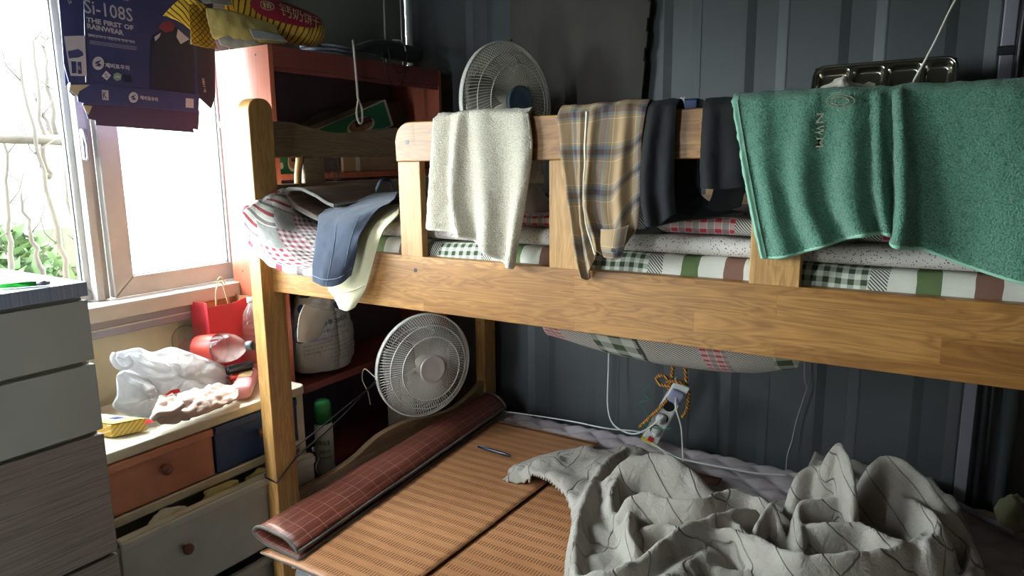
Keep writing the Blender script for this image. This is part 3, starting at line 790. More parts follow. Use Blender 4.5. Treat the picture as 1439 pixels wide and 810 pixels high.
# folded bamboo mat (rolled at the head of the lower bunk)
def bamboo(name, c1, c2, along=True):
    t = NT(name); U, V, _ = t.sep(uvc(t))
    n_ = t.noise(t.com(t.math('MULTIPLY', U, 420), t.math('MULTIPLY', V, 9)), 1, 3, .7)
    col = t.mix(t.maprange(n_, .3, .7), lin(c1), lin(c2))
    gu = t.math('ABSOLUTE', t.math('SUBTRACT', t.math('FRACT', t.math('DIVIDE', U, .030)), .5)); gv = t.math('ABSOLUTE', t.math('SUBTRACT', t.math('FRACT', t.math('DIVIDE', V, .062)), .5))
    st = t.math('MAXIMUM', t.math('GREATER_THAN', gu, .475), t.math('GREATER_THAN', gv, .488))
    col = t.mix(t.math('MULTIPLY', st, .55), col, lin('#c39a86'))
    t.bump(n_, .7, .0015)
    return t.fin(col, .35)
M['bamboo_red'] = bamboo('red_bamboo', '#55291f', '#84483a'); M['bamboo_dim'] = bamboo('dull_bamboo', '#5b4a3e', '#7d6a5a')
M['bamboo_under'] = fabric('mat_backing', '#4a4542')
def sweepmat(name, label, prof_near, prof_far, y0, y1, mat_top, ny=40, bind=None, nsp=7):
    rt = thing(name, (prof_near[0][0], y0, min(p[1] for p in prof_near)), label, 'mat')
    A = spline([Vector((x, y0, z)) for x, z in prof_near], nsp); B = spline([Vector((x, y1, z)) for x, z in prof_far], nsp)
    P = []; U = []; L = [0]
    for i in range(1, len(A)): L.append(L[-1]+(A[i]-A[i-1]).length)
    for i in range(ny+1):
        f = i/ny; P.append([a_.lerp(b_, f)+Vector((.002*mn.noise(Vector((f*9, j*.2, 0))), 0, .003*mn.noise(Vector((f*7, j*.15, 5))))) for j, (a_, b_) in enumerate(zip(A, B))])
        U.append([(l, (y1-y0)*f) for l in L])
    o = MB().grid(P, U).build('bamboo_strips', mat_top, rt, smooth=True, fixn=False)
    o.modifiers.new('s', 'SOLIDIFY').thickness = .005
    for k, e in enumerate((P[0], P[-1], [r[0] for r in P], [r[-1] for r in P])):
        MB().tube(e, .005, 6).build('edge_binding', M['binding'], rt, smooth=True)
    return rt
pn_ = [(-1.425, .444), (-1.49, .446), (-1.56, .450), (-1.600, .463), (-1.607, .478), (-1.588, .492), (-1.54, .497), (-1.48, .490), (-1.443, .474), (-1.432, .462)]
pf_ = [(-1.56, .444), (-1.60, .446), (-1.64, .450), (-1.672, .470), (-1.676, .494), (-1.66, .512), (-1.63, .516), (-1.59, .506), (-1.565, .484), (-1.556, .466)]
sweepmat('rolled_mat', 'reddish bamboo sleeping mat folded over at the head of the lower bunk', [(x, z+.006) for x, z in pn_], [(x, z+.006) for x, z in pf_], 1.165, 2.385, M['bamboo_red'])

# ------------------------------------------------ upper bunk bedding
M['platform'] = fabric('bunk_mattress', '#6b6f70')
def slab(name, label, cat, x0, x1, y0, y1, z0, z1, mat, seed, par=None, wav=.006, group=None):
    """folded quilt: rounded front edge, lumpy top"""
    nx = 90; R = []; UV = []
    h = (z1-z0)
    prof = []
    for k in range(13):
        a_ = -PI/2+PI*k/12; prof.append((-math.cos(a_)*min(.03, h/2)*1.0, (math.sin(a_)+1)/2, k))
    ydep = [0, .06, .15, .3, .5, .75, 1.0]
    pts = []  # (y offset, z fraction)
    for f in ydep[::-1][:-1]: pts.append((y0+.02+(y1-y0)*f, 0))
    for c_, zf, k in prof: pts.append((y0+.02+c_, zf))
    for f in ydep[1:]: pts.append((y0+.02+(y1-y0)*f, 1))
    L = [0]
    for i in range(1, len(pts)): L.append(L[-1]+math.hypot(pts[i][0]-pts[i-1][0], (pts[i][1]-pts[i-1][1])*h))
    for i in range(nx+1):
        x = x0+(x1-x0)*i/nx; r = []
        for (y, zf) in pts:
            n1 = mn.noise(Vector((x*4, seed, y*3))); n2 = mn.noise(Vector((x*16, seed*2, y*10)))
            r.append(Vector((x, y+.008*n1+.004*n2, z0+h*zf+(wav*n1+wav*.6*n2)*zf-(0 if zf else .0))))
        R.append(r)
    U = [[(x0+(x1-x0)*i/nx, l) for l in L] for i in range(nx+1)]
    o = MB().grid(R, U).build(name, mat, par, smooth=True, fixn=False)
    if par is None: props(o, label, cat, group)
    return o
slab('green_check_quilt', 'bottom quilt with green and brown checks folded on the upper bunk', 'quilt', -1.62, .31, 1.385, 2.36, 1.166, 1.3, M['band_green'], 1)
slab('dotted_quilt', 'white dotted quilt layered between the checked quilts on the upper bunk', 'quilt', -1.50, .31, 1.390, 2.35, 1.303, 1.340, M['dotted'], 5)
slab('red_check_quilt', 'top quilt with red gingham patches on the upper bunk', 'quilt', -1.05, .31, 1.41, 2.3, 1.343, 1.378, M['band_red'], 9, wav=.010)
# sagging underside of the bedding, seen below the side rail
P, U = patch([[PY(x, y, 1.40)+Vector((0, dy, dz)) for x, y in ((760, 455), (850, 470), (950, 482), (1050, 492), (1140, 498))] for dy, dz in ((0, .04),)] +
             [[PY(x, y, 1.52) for x, y in ((772, 464), (850, 487), (950, 506), (1050, 516), (1118, 511))]] +
             [[PY(x, y, 1.66)+Vector((0, 0, .01)) for x, y in ((800, 462), (860, 482), (950, 498), (1050, 505), (1100, 498))]] +
             [[PY(x, y, 1.9)+Vector((0, 0, .04)) for x, y in ((820, 440), (880, 450), (960, 460), (1040, 460), (1080, 455))]], 12, 8)
sg = MB().grid(crumple(P, .004, 9), [[(p.x, b) for p, (a, b) in zip(pr_, r)] for pr_, r in zip(P, U)]).build('sagging_quilt', M['band_sag'], smooth=True, fixn=False)
sg.modifiers.new('s', 'SOLIDIFY').thickness = .012
props(sg, 'hanging edge of a checked quilt sagging below the upper side rail', 'quilt')

# quilt end curling up over the head of the upper bunk
def GY(rows): return [[PY(x, y, d) for x, y, d in r] for r in rows]
rows = [[(580, 352, 1.47), (522, 366, 1.378), (450, 383, 1.30), (388, 371, 1.262), (354, 339, 1.255), (341, 305, 1.265)],
        [(580, 346, 1.48), (522, 356, 1.392), (455, 368, 1.325), (402, 353, 1.285), (370, 327, 1.278), (351, 294, 1.287)],
        [(580, 338, 1.49), (520, 345, 1.42), (460, 345, 1.37), (417, 330, 1.345), (390, 306, 1.333), (373, 284, 1.337)],
        [(580, 328, 1.55), (518, 330, 1.52), (466, 325, 1.47), (432, 308, 1.45), (413, 290, 1.43), (401, 270, 1.43)],
        [(582, 305, 1.8), (530, 303, 1.8), (490, 298, 1.75), (460, 286, 1.7), (445, 275, 1.68), (436, 262, 1.68)]]
P, U = patch(GY(rows), 14, 10)
qe = thing('curled_quilt', PY(440, 382, 1.3), 'thick red and white checked quilt curling up beside the head post', 'quilt')
o = MB().grid(crumple(P, .006, 14, 2), U).build('quilt_body', M['patch_red'], qe, smooth=True, fixn=False)
q = o.modifiers.new('s', 'SOLIDIFY'); q.thickness = .026; q.offset = 0
M['strip_red'] = None
t = NT('piped_border'); Uu, Vv, _ = t.sep(uvc(t)); a_ = t.math('FRACT', t.math('DIVIDE', Uu, .11))
t.bump(t.noise(t.com(Uu, Vv), 60, 3), .4, .004)
M['strip_red'] = t.fin(t.ramp(a_, [(0, lin('#d8d2ca')), (.26, lin('#a8485a')), (.45, lin('#e0dcd6')), (.7, lin('#948a88')), (.86, lin('#e0dcd6'))], True), .9)
# padded hem that runs round the visible end
hem = spline([P[0][j] for j in range(0, len(P[0]), 5)]+[P[i][-1] for i in range(5, len(P), 5)], 5)
nh = 12; mb = MB(); rs = []; UVs = []; L = 0
mb.tube([p for p in hem], [.013*(1+.14*math.sin(i*.9)) for i in range(len(hem))], nh)
mb.uv = {}
for i in range(len(hem)):
    if i: L += (hem[i]-hem[i-1]).length
    for j in range(nh): mb.uv[i*nh+j] = (L, j*.009)
mb.build('hem', M['strip_red'], qe, smooth=True, label='padded hem in red, white and grey squares')
# mat folded over on the upper bunk
pr = [(-1.37, 1.305), (-1.45, 1.312), (-1.53, 1.325), (-1.61, 1.352), (-1.652, 1.378), (-1.66, 1.398), (-1.635, 1.411), (-1.59, 1.407), (-1.54, 1.393), (-1.49, 1.372), (-1.462, 1.365)]
pf2 = [(-1.37, 1.305), (-1.45, 1.312), (-1.53, 1.325), (-1.61, 1.352), (-1.652, 1.385), (-1.66, 1.408), (-1.635, 1.423), (-1.59, 1.420), (-1.54, 1.408), (-1.49, 1.392), (-1.462, 1.385)]
pr = [(x, z+.012) for x, z in pr]; pf2 = [(x, z+.012) for x, z in pf2]
sweepmat('folded_mat', 'dull brown bamboo mat folded over at the head of the upper bunk', pr, pf2, 1.40, 2.02, M['bamboo_dim'])
# ------------------------------------------------ shorts over the rail
def garment(name, label, cat, rows, mat, amp=.004, sc=22, seed=0, th=.0025, group=None, n=(10, 10), loc=None):
    P, U = patch(GY(rows), *n)
    P = crumple(P, amp, sc, seed)
    rt = thing(name, P[0][len(P[0])//2], label, cat, group)
    o = MB().grid(P, U).build('cloth_panel', mat, rt, smooth=True, fixn=False)
    o.modifiers.new('s', 'SOLIDIFY').thickness = th
    return rt, P
cs, Pc = garment('cream_shorts', 'cream cotton shorts draped over the side rail below the navy ones', 'shorts',
    [[(528, 296, 1.50), (545, 290, 1.50), (562, 287, 1.50)],
     [(512, 312, 1.38), (532, 308, 1.38), (560, 303, 1.385)],
     [(500, 332, 1.322), (520, 333, 1.328), (540, 324, 1.336)],
     [(488, 362, 1.315), (510, 366, 1.318), (530, 350, 1.330)],
     [(462, 400, 1.300), (492, 400, 1.310), (519, 392, 1.325)],
     [(470, 418, 1.310), (492, 422, 1.310), (514, 406, 1.322)],
     [(478, 434, 1.315), (488, 437, 1.312), (499, 431, 1.320)]], M['cream_cotton'], .004, 20, 4)
MB().tube([p+Vector((0, -.004, 0)) for p in Pc[44]], .0012, 5).build('hem_stitching', M['hem_cream'], cs, smooth=True)
MB().ball(PY(495, 343, 1.312), (.005, .003, .009)).build('emblem', M['navy_knit'], cs, smooth=True, label='small navy embroidered emblem')
ns, Pn = garment('navy_shorts', 'navy cotton shorts with light stitching hanging over the side rail', 'shorts',
    [[(487, 283, 1.60), (512, 276, 1.60), (535, 272, 1.62), (560, 270, 1.62)],
     [(452, 300, 1.42), (482, 293, 1.43), (515, 288, 1.45), (552, 284, 1.46)],
     [(447, 318, 1.31), (470, 315, 1.315), (500, 307, 1.325), (530, 297, 1.37)],
     [(444, 345, 1.275), (466, 345, 1.275), (490, 340, 1.285), (507, 330, 1.30)],
     [(440, 375, 1.255), (460, 379, 1.255), (482, 376, 1.268), (500, 362, 1.29)],
     [(440, 395, 1.262), (456, 402, 1.262), (476, 400, 1.272), (494, 387, 1.29)]], M['navy_knit'], .005, 24, 7)
for c_ in (12, 22): MB().tube([Pn[i][c_]+Vector((.0, -.003, .001)) for i in range(len(Pn))], .0007, 4).build('seam', M['seam_light'], ns, smooth=True)
MB().tube([p+Vector((0, -.004, 0)) for p in Pn[45]], .0012, 5).build('hem_stitching', M['seam_light'], ns, smooth=True)
MB().rings([[Vector(p)+Vector((0, 0, dz)) for p in spline([PY(528, 270, 1.56), PY(535, 258, 1.56), PY(548, 257, 1.6), PY(552, 268, 1.62)], 5)] for dz in (0, .012)], closed=False, cap=False).build('waistband', M['navy_knit'], ns, smooth=True).modifiers.new('s', 'SOLIDIFY').thickness = .003
# ---------------------------------------------------------------- things draped over the guard rail
def drape(name, label, cat, cols, mat, folds, back=.12, y0=1.338, th=.004, n=(14, 16), amp=.003, sc=30, seed=0, group=None, ztop=None, extra_back=None, flare=0, back_px=None):
    """cols: lists of picture points from the top of the rail downwards, one list per vertical of the cloth"""
    C = []
    for c in cols:
        front = [PY(x, y, y0) for x, y in c]
        C.append(front)
    rowsG = [list(r) for r in zip(*C)]
    P, U = patch(rowsG, n[0], n[1])
    nr, nc = len(P), len(P[0])
    # folds grow downwards
    for i in range(nr):
        f = i/(nr-1)
        for j in range(nc):
            u = j/(nc-1); d = 0
            for (c_, w, a) in folds: d += a*math.exp(-((u-c_)/w)**2)
            P[i][j] = P[i][j]+Vector((0, -d*(.25+.75*f**.7), 0))
    # over the rail and down behind
    top = P[0]
    zt = GZ1+.006 if ztop is None else ztop
    over = []
    for y, z in ((1.346, zt+.002), (1.352, zt+.007), (1.362, zt+.009), (1.372, zt+.006), (1.380, zt-.006), (1.383, zt-.03)):
        over.append([Vector((p.x, y, z+(p.z-zt)*.25+.003*mn.noise(Vector((p.x*30, y*20, seed))))) for p in top])
    bk = []
    for k in range(1, 9):
        z = zt-.03-back*k/8
        bk.append([Vector((p.x+.01*mn.noise(Vector((p.x*9, k, seed))), 1.385+.008*mn.noise(Vector((p.x*14, z*6, seed+3)))+.002*k, z)) for p in top])
    full = bk[::-1]+over[::-1]+P
    W_ = U[0][-1][0]; L = 0; UU = []
    for i in range(len(full)):
        if i: L += (full[i][nc//2]-full[i-1][nc//2]).length
        UU.append([(W_*j/(nc-1), L) for j in range(nc)])
    full = crumple(full, amp, sc, seed)
    rt = thing(name, (full[len(bk)+3][nc//2].x, 1.36, zt), label, cat, group)
    o = MB().grid(full, UU).build('cloth', mat, rt, smooth=True, fixn=False)
    q = o.modifiers.new('s', 'SOLIDIFY'); q.thickness = th; q.offset = 0
    return rt, full
tw, Pt = drape('hand_towel', 'cream terry towel hanging over the guard rail', 'towel',
    [[(612, 167), (609, 215), (606, 270), (603, 320)], [(633, 163), (630, 215), (629, 270), (632, 325)], [(653, 158), (650, 215), (650, 280), (660, 331)],
     [(672, 156), (680, 215), (685, 285), (686, 350)], [(706, 158), (716, 215), (715, 290), (710, 368)], [(742, 160), (748, 210), (738, 290), (724, 375)]],
    M['terry_cream'], [(.05, .08, .010), (.20, .05, -.006), (.36, .07, .032), (.62, .09, .026), (.93, .08, .020)], th=.007, amp=.0035, sc=60, seed=1, n=(20, 14))
for e, r in ((Pt[-1], .0045), ([q[0] for q in Pt[14:]], .004), ([q[-1] for q in Pt[14:]], .004)):
    MB().tube(e, r, 6).build('hem', M['hem_cream'], tw, smooth=True)
gt, Pg = drape('bath_towel', 'large green terry towel hanging over the guard rail', 'towel',
    [[(1030, 143), (1042, 220), (1057, 300), (1071, 361)], [(1046, 141), (1058, 220), (1073, 300), (1086, 361)], [(1085, 139), (1085, 220), (1100, 300), (1118, 356)],
     [(1140, 135), (1130, 220), (1135, 285), (1160, 343)], [(1180, 130), (1178, 220), (1180, 285), (1200, 331)], [(1222, 132), (1222, 220), (1225, 285), (1236, 326)],
     [(1246, 134), (1248, 220), (1254, 290), (1259, 330)], [(1260, 131), (1262, 220), (1262, 300), (1256, 341)], [(1284, 126), (1300, 220), (1305, 300), (1300, 350)],
     [(1340, 130), (1360, 225), (1372, 310), (1365, 374)], [(1430, 127), (1455, 225), (1465, 320), (1455, 398)], [(1560, 122), (1585, 225), (1600, 330), (1590, 424)]],
    M['terry_green'], [(.02, .02, .004), (.15, .04, .020), (.27, .035, .030), (.40, .045, .038), (.50, .028, .030), (.60, .022, -.012), (.66, .035, .044), (.78, .03, .0), (.90, .06, .024)], th=.007, amp=.0035, sc=55, seed=2, n=(16, 16), ztop=GZ1+.012)
nb = 14
MB().grid([[q[k]+Vector((-.001 if k == 0 else 0, -.0062, 0)) for k in range(0, 11)] for q in Pg[nb-4:]]).build('flat_border', M['hem_green'], gt, smooth=True, fixn=False, label='flat woven border strip')
for e, r in ((Pg[-1], .0042), ([q[0] for q in Pg[nb-6:]], .0036)):
    MB().tube(e, r, 6).build('hem', M['hem_green'], gt, smooth=True)
# embroidered emblem and letters near the top fold
M['embroider'] = fabric('dull_pink_embroidery', '#8c8a74')
def on_towel(px, py): return PY(px, py, 1.322)
mb = MB()
for rr in (1, .62):
    mb.tube([on_towel(1182+20*rr*math.cos(a*PI/10), 139+9*rr*math.sin(a*PI/10)+3)+Vector((0, -.002, 0)) for a in range(20)], .0011, 4, closed_path=True)
mb.build('emblem', M['embroider'], gt, smooth=True)
for k, ch in enumerate('NWM'):
    O = on_towel(1149, 160+k*17); text('lettering', ch, O+Vector((0, -.012, 0)), Vector((0, 0, -.016)), Vector((.012, 0, 0)), M['embroider'], gt, .01)

# plaid shirt
t = NT('plaid_flannel'); U, V, _ = t.sep(uvc(t))
def bands(c, per):
    f = t.math('FRACT', t.math('DIVIDE', c, per))
    return t.ramp(f, [(0, lin('#b39a78')), (.36, lin('#e4d9c0')), (.375, lin('#a78e6e')), (.44, lin('#6f8088')), (.52, lin('#5a3f40')), (.66, lin('#6f8088')), (.72, lin('#a78e6e')), (.80, lin('#e4d9c0')), (.815, lin('#b39a78'))], True)
cc = t.mix(.5, bands(U, .072), bands(V, .080))
cc = t.mix(.45, cc, t.mix(1.0, bands(U, .072), bands(V, .080), 'MULTIPLY'))
b_ = t.bump(t.noise(t.com(U, V), 600, 2), .3, .0006); t.bump(t.noise(t.com(U, V), 24, 4, .6), .4, .006, b_)
M['plaid'] = t.fin(cc, .9)
sh, Ps = drape('plaid_shirt', 'brown and cream plaid flannel shirt over the guard rail', 'shirt',
    [[(785, 161), (791, 225), (802, 300), (812, 362), (818, 388)], [(800, 158), (804, 225), (812, 300), (820, 370), (825, 394)], [(815, 158), (816, 225), (818, 300), (828, 362), (833, 380)],
     [(832, 156), (828, 225), (826, 290), (838, 335), (842, 350)], [(850, 150), (842, 225), (838, 290), (850, 340), (852, 362)], [(872, 148), (866, 225), (862, 290), (868, 340), (872, 363)],
     [(893, 148), (888, 215), (886, 260), (886, 305), (886, 335)], [(909, 152), (902, 200), (904, 250), (900, 290), (898, 318)]],
    M['plaid'], [(.03, .05, .010), (.16, .04, -.006), (.30, .05, .016), (.46, .06, .022), (.63, .06, .008), (.78, .05, .020), (.95, .05, .004)], th=.003, amp=.004, sc=24, seed=5, n=(12, 12), ztop=GZ1+.012)
o = MB().grid(patch(GY([[(846, 322, 1.322), (866, 322, 1.312), (884, 316, 1.318)], [(846, 345, 1.320), (862, 348, 1.310), (878, 345, 1.318)], [(850, 361, 1.320), (862, 363, 1.312), (874, 360, 1.318)]]), 8, 8)[0],
    patch(GY([[(846, 322, 1.322), (866, 322, 1.312), (884, 316, 1.318)], [(846, 345, 1.320), (862, 348, 1.310), (878, 345, 1.318)], [(850, 361, 1.320), (862, 363, 1.312), (874, 360, 1.318)]]), 8, 8)[1]).build('cuff', M['plaid'], sh, smooth=True, fixn=False)
o.modifiers.new('s', 'SOLIDIFY').thickness = .004
MB().lathe([(.0045, 0), (.0045, .002), (.001, .0022)], 12, Matrix.Translation(PY(862, 352, 1.308)) @ Matrix.Rotation(PI/2, 4, 'X')).build('button', M['black'], sh)
MB().tube([q[3*12-4]+Vector((0, -.0035, 0)) for q in Ps[14:]], .0028, 5).build('seam', M['hem_cream'], sh, smooth=True)
# black trousers: front leg, and the other leg behind the rail
b1, _p = drape('black_trousers', 'black knit trousers over the guard rail beside the plaid shirt', 'trousers',
    [[(912, 152), (903, 215), (899, 265), (908, 316)], [(930, 149), (922, 215), (920, 265), (925, 318)], [(951, 148), (948, 215), (948, 265), (950, 300)]],
    M['black_knit'], [(.3, .2, .016), (.8, .15, .010)], th=.005, amp=.004, sc=24, seed=8, n=(16, 14), back=.02, ztop=GZ1+.010)
def panel(rt, name, rows, mat, amp=.004, sc=22, seed=0, th=.004):
    P, U = patch(GY(rows), 10, 10); P = crumple(P, amp, sc, seed)
    o = MB().grid(P, U).build(name, mat, rt, smooth=True, fixn=False); q = o.modifiers.new('s', 'SOLIDIFY'); q.thickness = th; return o
panel(b1, 'trouser_leg', [[(905, 152, 1.39), (928, 150, 1.39), (953, 150, 1.39)], [(905, 215, 1.405), (940, 215, 1.40), (972, 215, 1.405)], [(903, 265, 1.41), (945, 268, 1.405), (980, 265, 1.41)], [(905, 305, 1.40), (950, 300, 1.39), (1008, 290, 1.42)], [(908, 322, 1.38), (955, 312, 1.38), (1050, 302, 1.40)]], M['black_knit'], seed=3)
b2, _p = drape('black_shirt', 'black garment over the guard rail beside the green towel', 'shirt',
    [[(989, 150), (986, 200), (985, 235), (986, 264)], [(1012, 148), (1010, 200), (1010, 235), (1012, 266)], [(1036, 146), (1044, 200), (1046, 235), (1050, 263)]],
    M['black_knit'], [(.3, .2, .012), (.8, .2, .008)], th=.005, amp=.004, sc=24, seed=11, n=(14, 12), back=.02, ztop=GZ1+.010)
panel(b2, 'sleeve', [[(992, 152, 1.39), (1012, 150, 1.39), (1040, 150, 1.39)], [(1008, 220, 1.405), (1030, 220, 1.40), (1060, 220, 1.405)], [(1004, 265, 1.41), (1025, 265, 1.405), (1048, 262, 1.41)], [(992, 298, 1.41), (1015, 298, 1.405), (1042, 290, 1.41)]], M['black_knit'], seed=6)
# grey tee behind the shirt, crumpled cream and navy clothes lying on the quilts
M['grey_tee'] = fabric('charcoal_cotton', '#4a4a48')
def heap(name, label, cat, c, r, mat, seed, k1=.35, k2=.12, group=None):
    rs = []; n = 40; h = 22
    for i in range(h+1):
        th = max(.03, min(PI-.03, PI*i/h)); ring = []
        for j in range(n):
            ph = 2*PI*j/n; d = Vector((math.sin(th)*math.cos(ph), math.sin(th)*math.sin(ph), -math.cos(th)))
            k = 1+k1*mn.noise(d*1.5+Vector((seed, 0, 0)))+k2*(1-2*abs(mn.noise(d*3.5+Vector((0, seed, 0)))))
            ring.append(Vector(c)+Vector((d.x*r[0]*k, d.y*r[1]*k, (max(d.z, 0)*k)*r[2])))
        rs.append(ring)
    o = MB().rings(rs).build(name, mat, smooth=True); return props(o, label, cat, group)
heap('crumpled_shirt', 'crumpled cream cloth lying on the quilts behind the terry towel', 'clothing', PY(740, 310, 1.50), (.05, .05, .10), M['hem_cream'], 4)
heap('navy_bundle', 'dark navy clothing bundle lying on the quilts past the cream cloth', 'clothing', PY(766, 318, 1.62), (.06, .08, .08), M['navy_knit'], 9)
heap('charcoal_top', 'charcoal top heaped on the quilts behind the plaid shirt', 'clothing', PY(905, 328, 1.46), (.07, .05, .04), M['grey_tee'], 14)
# bamboo seat and small things farther back on the upper bunk
M['wicker'] = fabric('wicker_weave', '#a67a4a', bs=260, bstr=.8)
wk = thing('wicker_headrest', PY(985, 300, 2.0), 'small wicker mat with a pale wooden edge behind the black clothes', 'mat')
P, U = patch([[PY(930, 276, 2.05), PY(1000, 277, 2.02), PY(1056, 276, 2.0)], [PY(930, 286, 1.9), PY(1000, 288, 1.9), PY(1056, 287, 1.9)]], 8, 6)
MB().grid(P, U).build('weave', M['wicker'], wk, fixn=False).modifiers.new('s', 'SOLIDIFY').thickness = .006
MB().tube(P[0], .006, 8).build('edge_rod', M['oak_x'], wk, smooth=True)
lbx = thing('blue_carton', PY(968, 150, 1.6)-Vector((0, 0, .1)), 'blue printed carton standing just behind the guard rail', 'carton')
# ---------------------------------------------------------------- steel tray, tissue, wires, foam board
M['steel'] = plain('brushed_steel', '#a8a498', .22, metal=1, var=.05, vs=30)
TY = 2.30
ty = thing('mess_tray', PY(1245, 160, TY), 'stainless steel compartment tray propped against the back wall', 'tray')
tA, tB = PY(1150, 97, TY), PY(1340, 82, TY); ex = (tB-tA).normalized(); W0 = (tB-tA).length+.02
ez = Vector((0, .35, 1)).normalized(); ez = (ez-ex*ez.dot(ex)).normalized(); ey = ex.cross(ez); ey = -ey if ey.y < 0 else ey
TM = Matrix((ex, ez, ey)).transposed().to_4x4(); TM.translation = tA-ex*.01-ez*.27
H0 = .275
def rr(x0, x1, z0, z1, r, y, n=6):
    out = []
    for cx_, cz_, a0 in ((x1-r, z1-r, 0), (x0+r, z1-r, 90), (x0+r, z0+r, 180), (x1-r, z0+r, 270)):
        for k in range(n+1):
            a_ = math.radians(a0+90*k/n); out.append((cx_+r*math.cos(a_), cz_+r*math.sin(a_), y))
    return out
mb = MB(); mb.tube(rr(0, W0, 0, H0, .03, 0), .004, 8, M=TM, closed_path=True); mb.build('rolled_rim', M['steel'], ty, smooth=True)
cells = [(.012, .094, .135), (.102, .182, .135), (.190, .272, .135), (.280, W0-.012, .135), (.012, W0*.5, .012), (W0*.5+.008, W0-.012, .012)]
for i, (x0, x1, z0) in enumerate(cells):
    z1 = H0-.012 if z0 > .1 else .127
    mb = MB(); mb.rings([rr(x0-.004, x1+.004, z0-.004, z1+.004, .020, -.001), rr(x0, x1, z0, z1, .018, .002), rr(x0+.006, x1-.006, z0+.006, z1-.006, .016, .018), rr(x0+.012, x1-.012, z0+.012, z1-.012, .012, .020)], M=TM, cap=False)
    k = len(mb.v); n_ = 28
    mb.f.append([k-n_+j for j in range(n_)]); mb.build('compartment', M['steel'], ty, smooth=False, bevel=.002)
mb = MB()
for x in (.0, .094, .182, .272, W0-.010): mb.box(x+(.002 if x == 0 else 0), x+.0085, .004, H0-.004, -.0006, .0006, M=TM)
for z in (.002, .127, H0-.012): mb.box(.004, W0-.004, z, z+.009, -.0006, .0006, M=TM)
mb.build('divider', M['steel'], ty)
M['tissue'] = fabric('tissue_paper', '#cfc8b6')
P, U = patch(GY([[(1136, 155, 2.15), (1175, 155, 2.12), (1225, 155, 2.12), (1266, 155, 2.15)], [(1142, 134, 2.15), (1178, 122, 2.12), (1208, 126, 2.13), (1240, 130, 2.15)], [(1152, 122, 2.22), (1184, 106, 2.20), (1198, 120, 2.18), (1230, 116, 2.2)], [(1168, 112, 2.23), (1188, 102, 2.22), (1202, 114, 2.2), (1222, 112, 2.21)]]), 8, 8)
tp = MB().grid(crumple(P, .012, 18, 3, True), U).build('tissue', M['tissue'], smooth=False, fixn=False); tp.modifiers.new('s', 'SOLIDIFY').thickness = .001
props(tp, 'crumpled off-white tissue in front of the steel tray', 'tissue')
_w1, _w2 = PY(1350, -12, 2.1), PY(1335, 14, 2.1); _wd = (_w1-_w2)/(_w1.z-_w2.z)
wr = MB().tube([_w1+_wd*(2.449-_w1.z), _w1+_wd*(2.449-_w1.z)*.5]+spline([_w1, _w2, PY(1318, 50, 2.1), PY(1300, 85, 2.1), PY(1285, 112, 2.1), PY(1278, 130, 2.08), PY(1270, 165, 2.05)], 6), .0028, 6).build('hanging_wire', M['hem_cream'], smooth=True)
props(wr, 'thin pale wire hanging from the ceiling past the steel tray', 'wire')
# dark foam board with jigsaw edge, leaning on the wall
M['foam'] = plain('dark_foam', '#4a4540', .85, var=.08, bump=.25, bs=180, bd=.0015)
fb = thing('foam_board', (-1.3, 2.44, 1.3), 'large dark interlocking foam board leaning on the back wall', 'board')
def jig(a, b, n, amp):
    a, b = Vector(a), Vector(b); d = b-a; L = d.length; d.normalize(); nn = Vector((d.z, 0, -d.x)); out = []
    for i in range(n):
        s0 = L*(i+.25)/n; w = L*.35/n
        for ds, o_ in ((0, 0), (-.25*w, amp), (1.25*w, amp), (w, 0)): out.append(a+d*(s0+ds)+nn*o_)
    return out
c0, c1, c2, c3 = Vector((-1.594, 2.50, 1.27)), PY(716, 40, 2.50), Vector((-1.575, 2.50, 2.25)), Vector((-.985, 2.50, 2.2))
c4 = PY(905, 100, 2.50); c5 = PY(899, 160, 2.5); c6 = Vector((c5.x-.03, 2.50, 1.27))
poly = [c0]+jig(c0, c1, 6, .012)+[c1, c2, c3]+jig(c3, c4, 4, .006)+[c4]+jig(c5, c6, 4, .006)+[c6]
MB().prism(poly, (0, .018, 0)).build('board', M['foam'], fb, bevel=.002)
# wall conduit and cable at the end of the bed
cd = thing('wall_conduit', PY(1350, 620, 2.5)*1.0, 'grey metal strip with a black cable on the back wall past the tray', 'conduit')
xb = PY(1360, 560, 2.5).x
bx('strip', (xb-.012, xb+.022, 2.49, 2.52, .1, 2.44), M['alu'], cd, .003)
MB().tube(spline([(xb+.048, 2.48, 2.44), (xb+.040, 2.48, 2.0), (xb+.034, 2.48, 1.75), (xb+.034, 2.48, 1.4), (xb+.045, 2.48, .9), (xb+.05, 2.48, .2)], 6), .011, 8).build('cable', M['black'], cd, smooth=True)
bx('clamp', (xb-.020, xb+.045, 2.478, 2.49, 1.765, 1.79), M['black'], cd, .002)
MB().tube([(xb+.11, 2.50, .3), (xb+.11, 2.50, 2.44)], .02, 10).build('pipe', M['wall_dark'], cd, smooth=True)
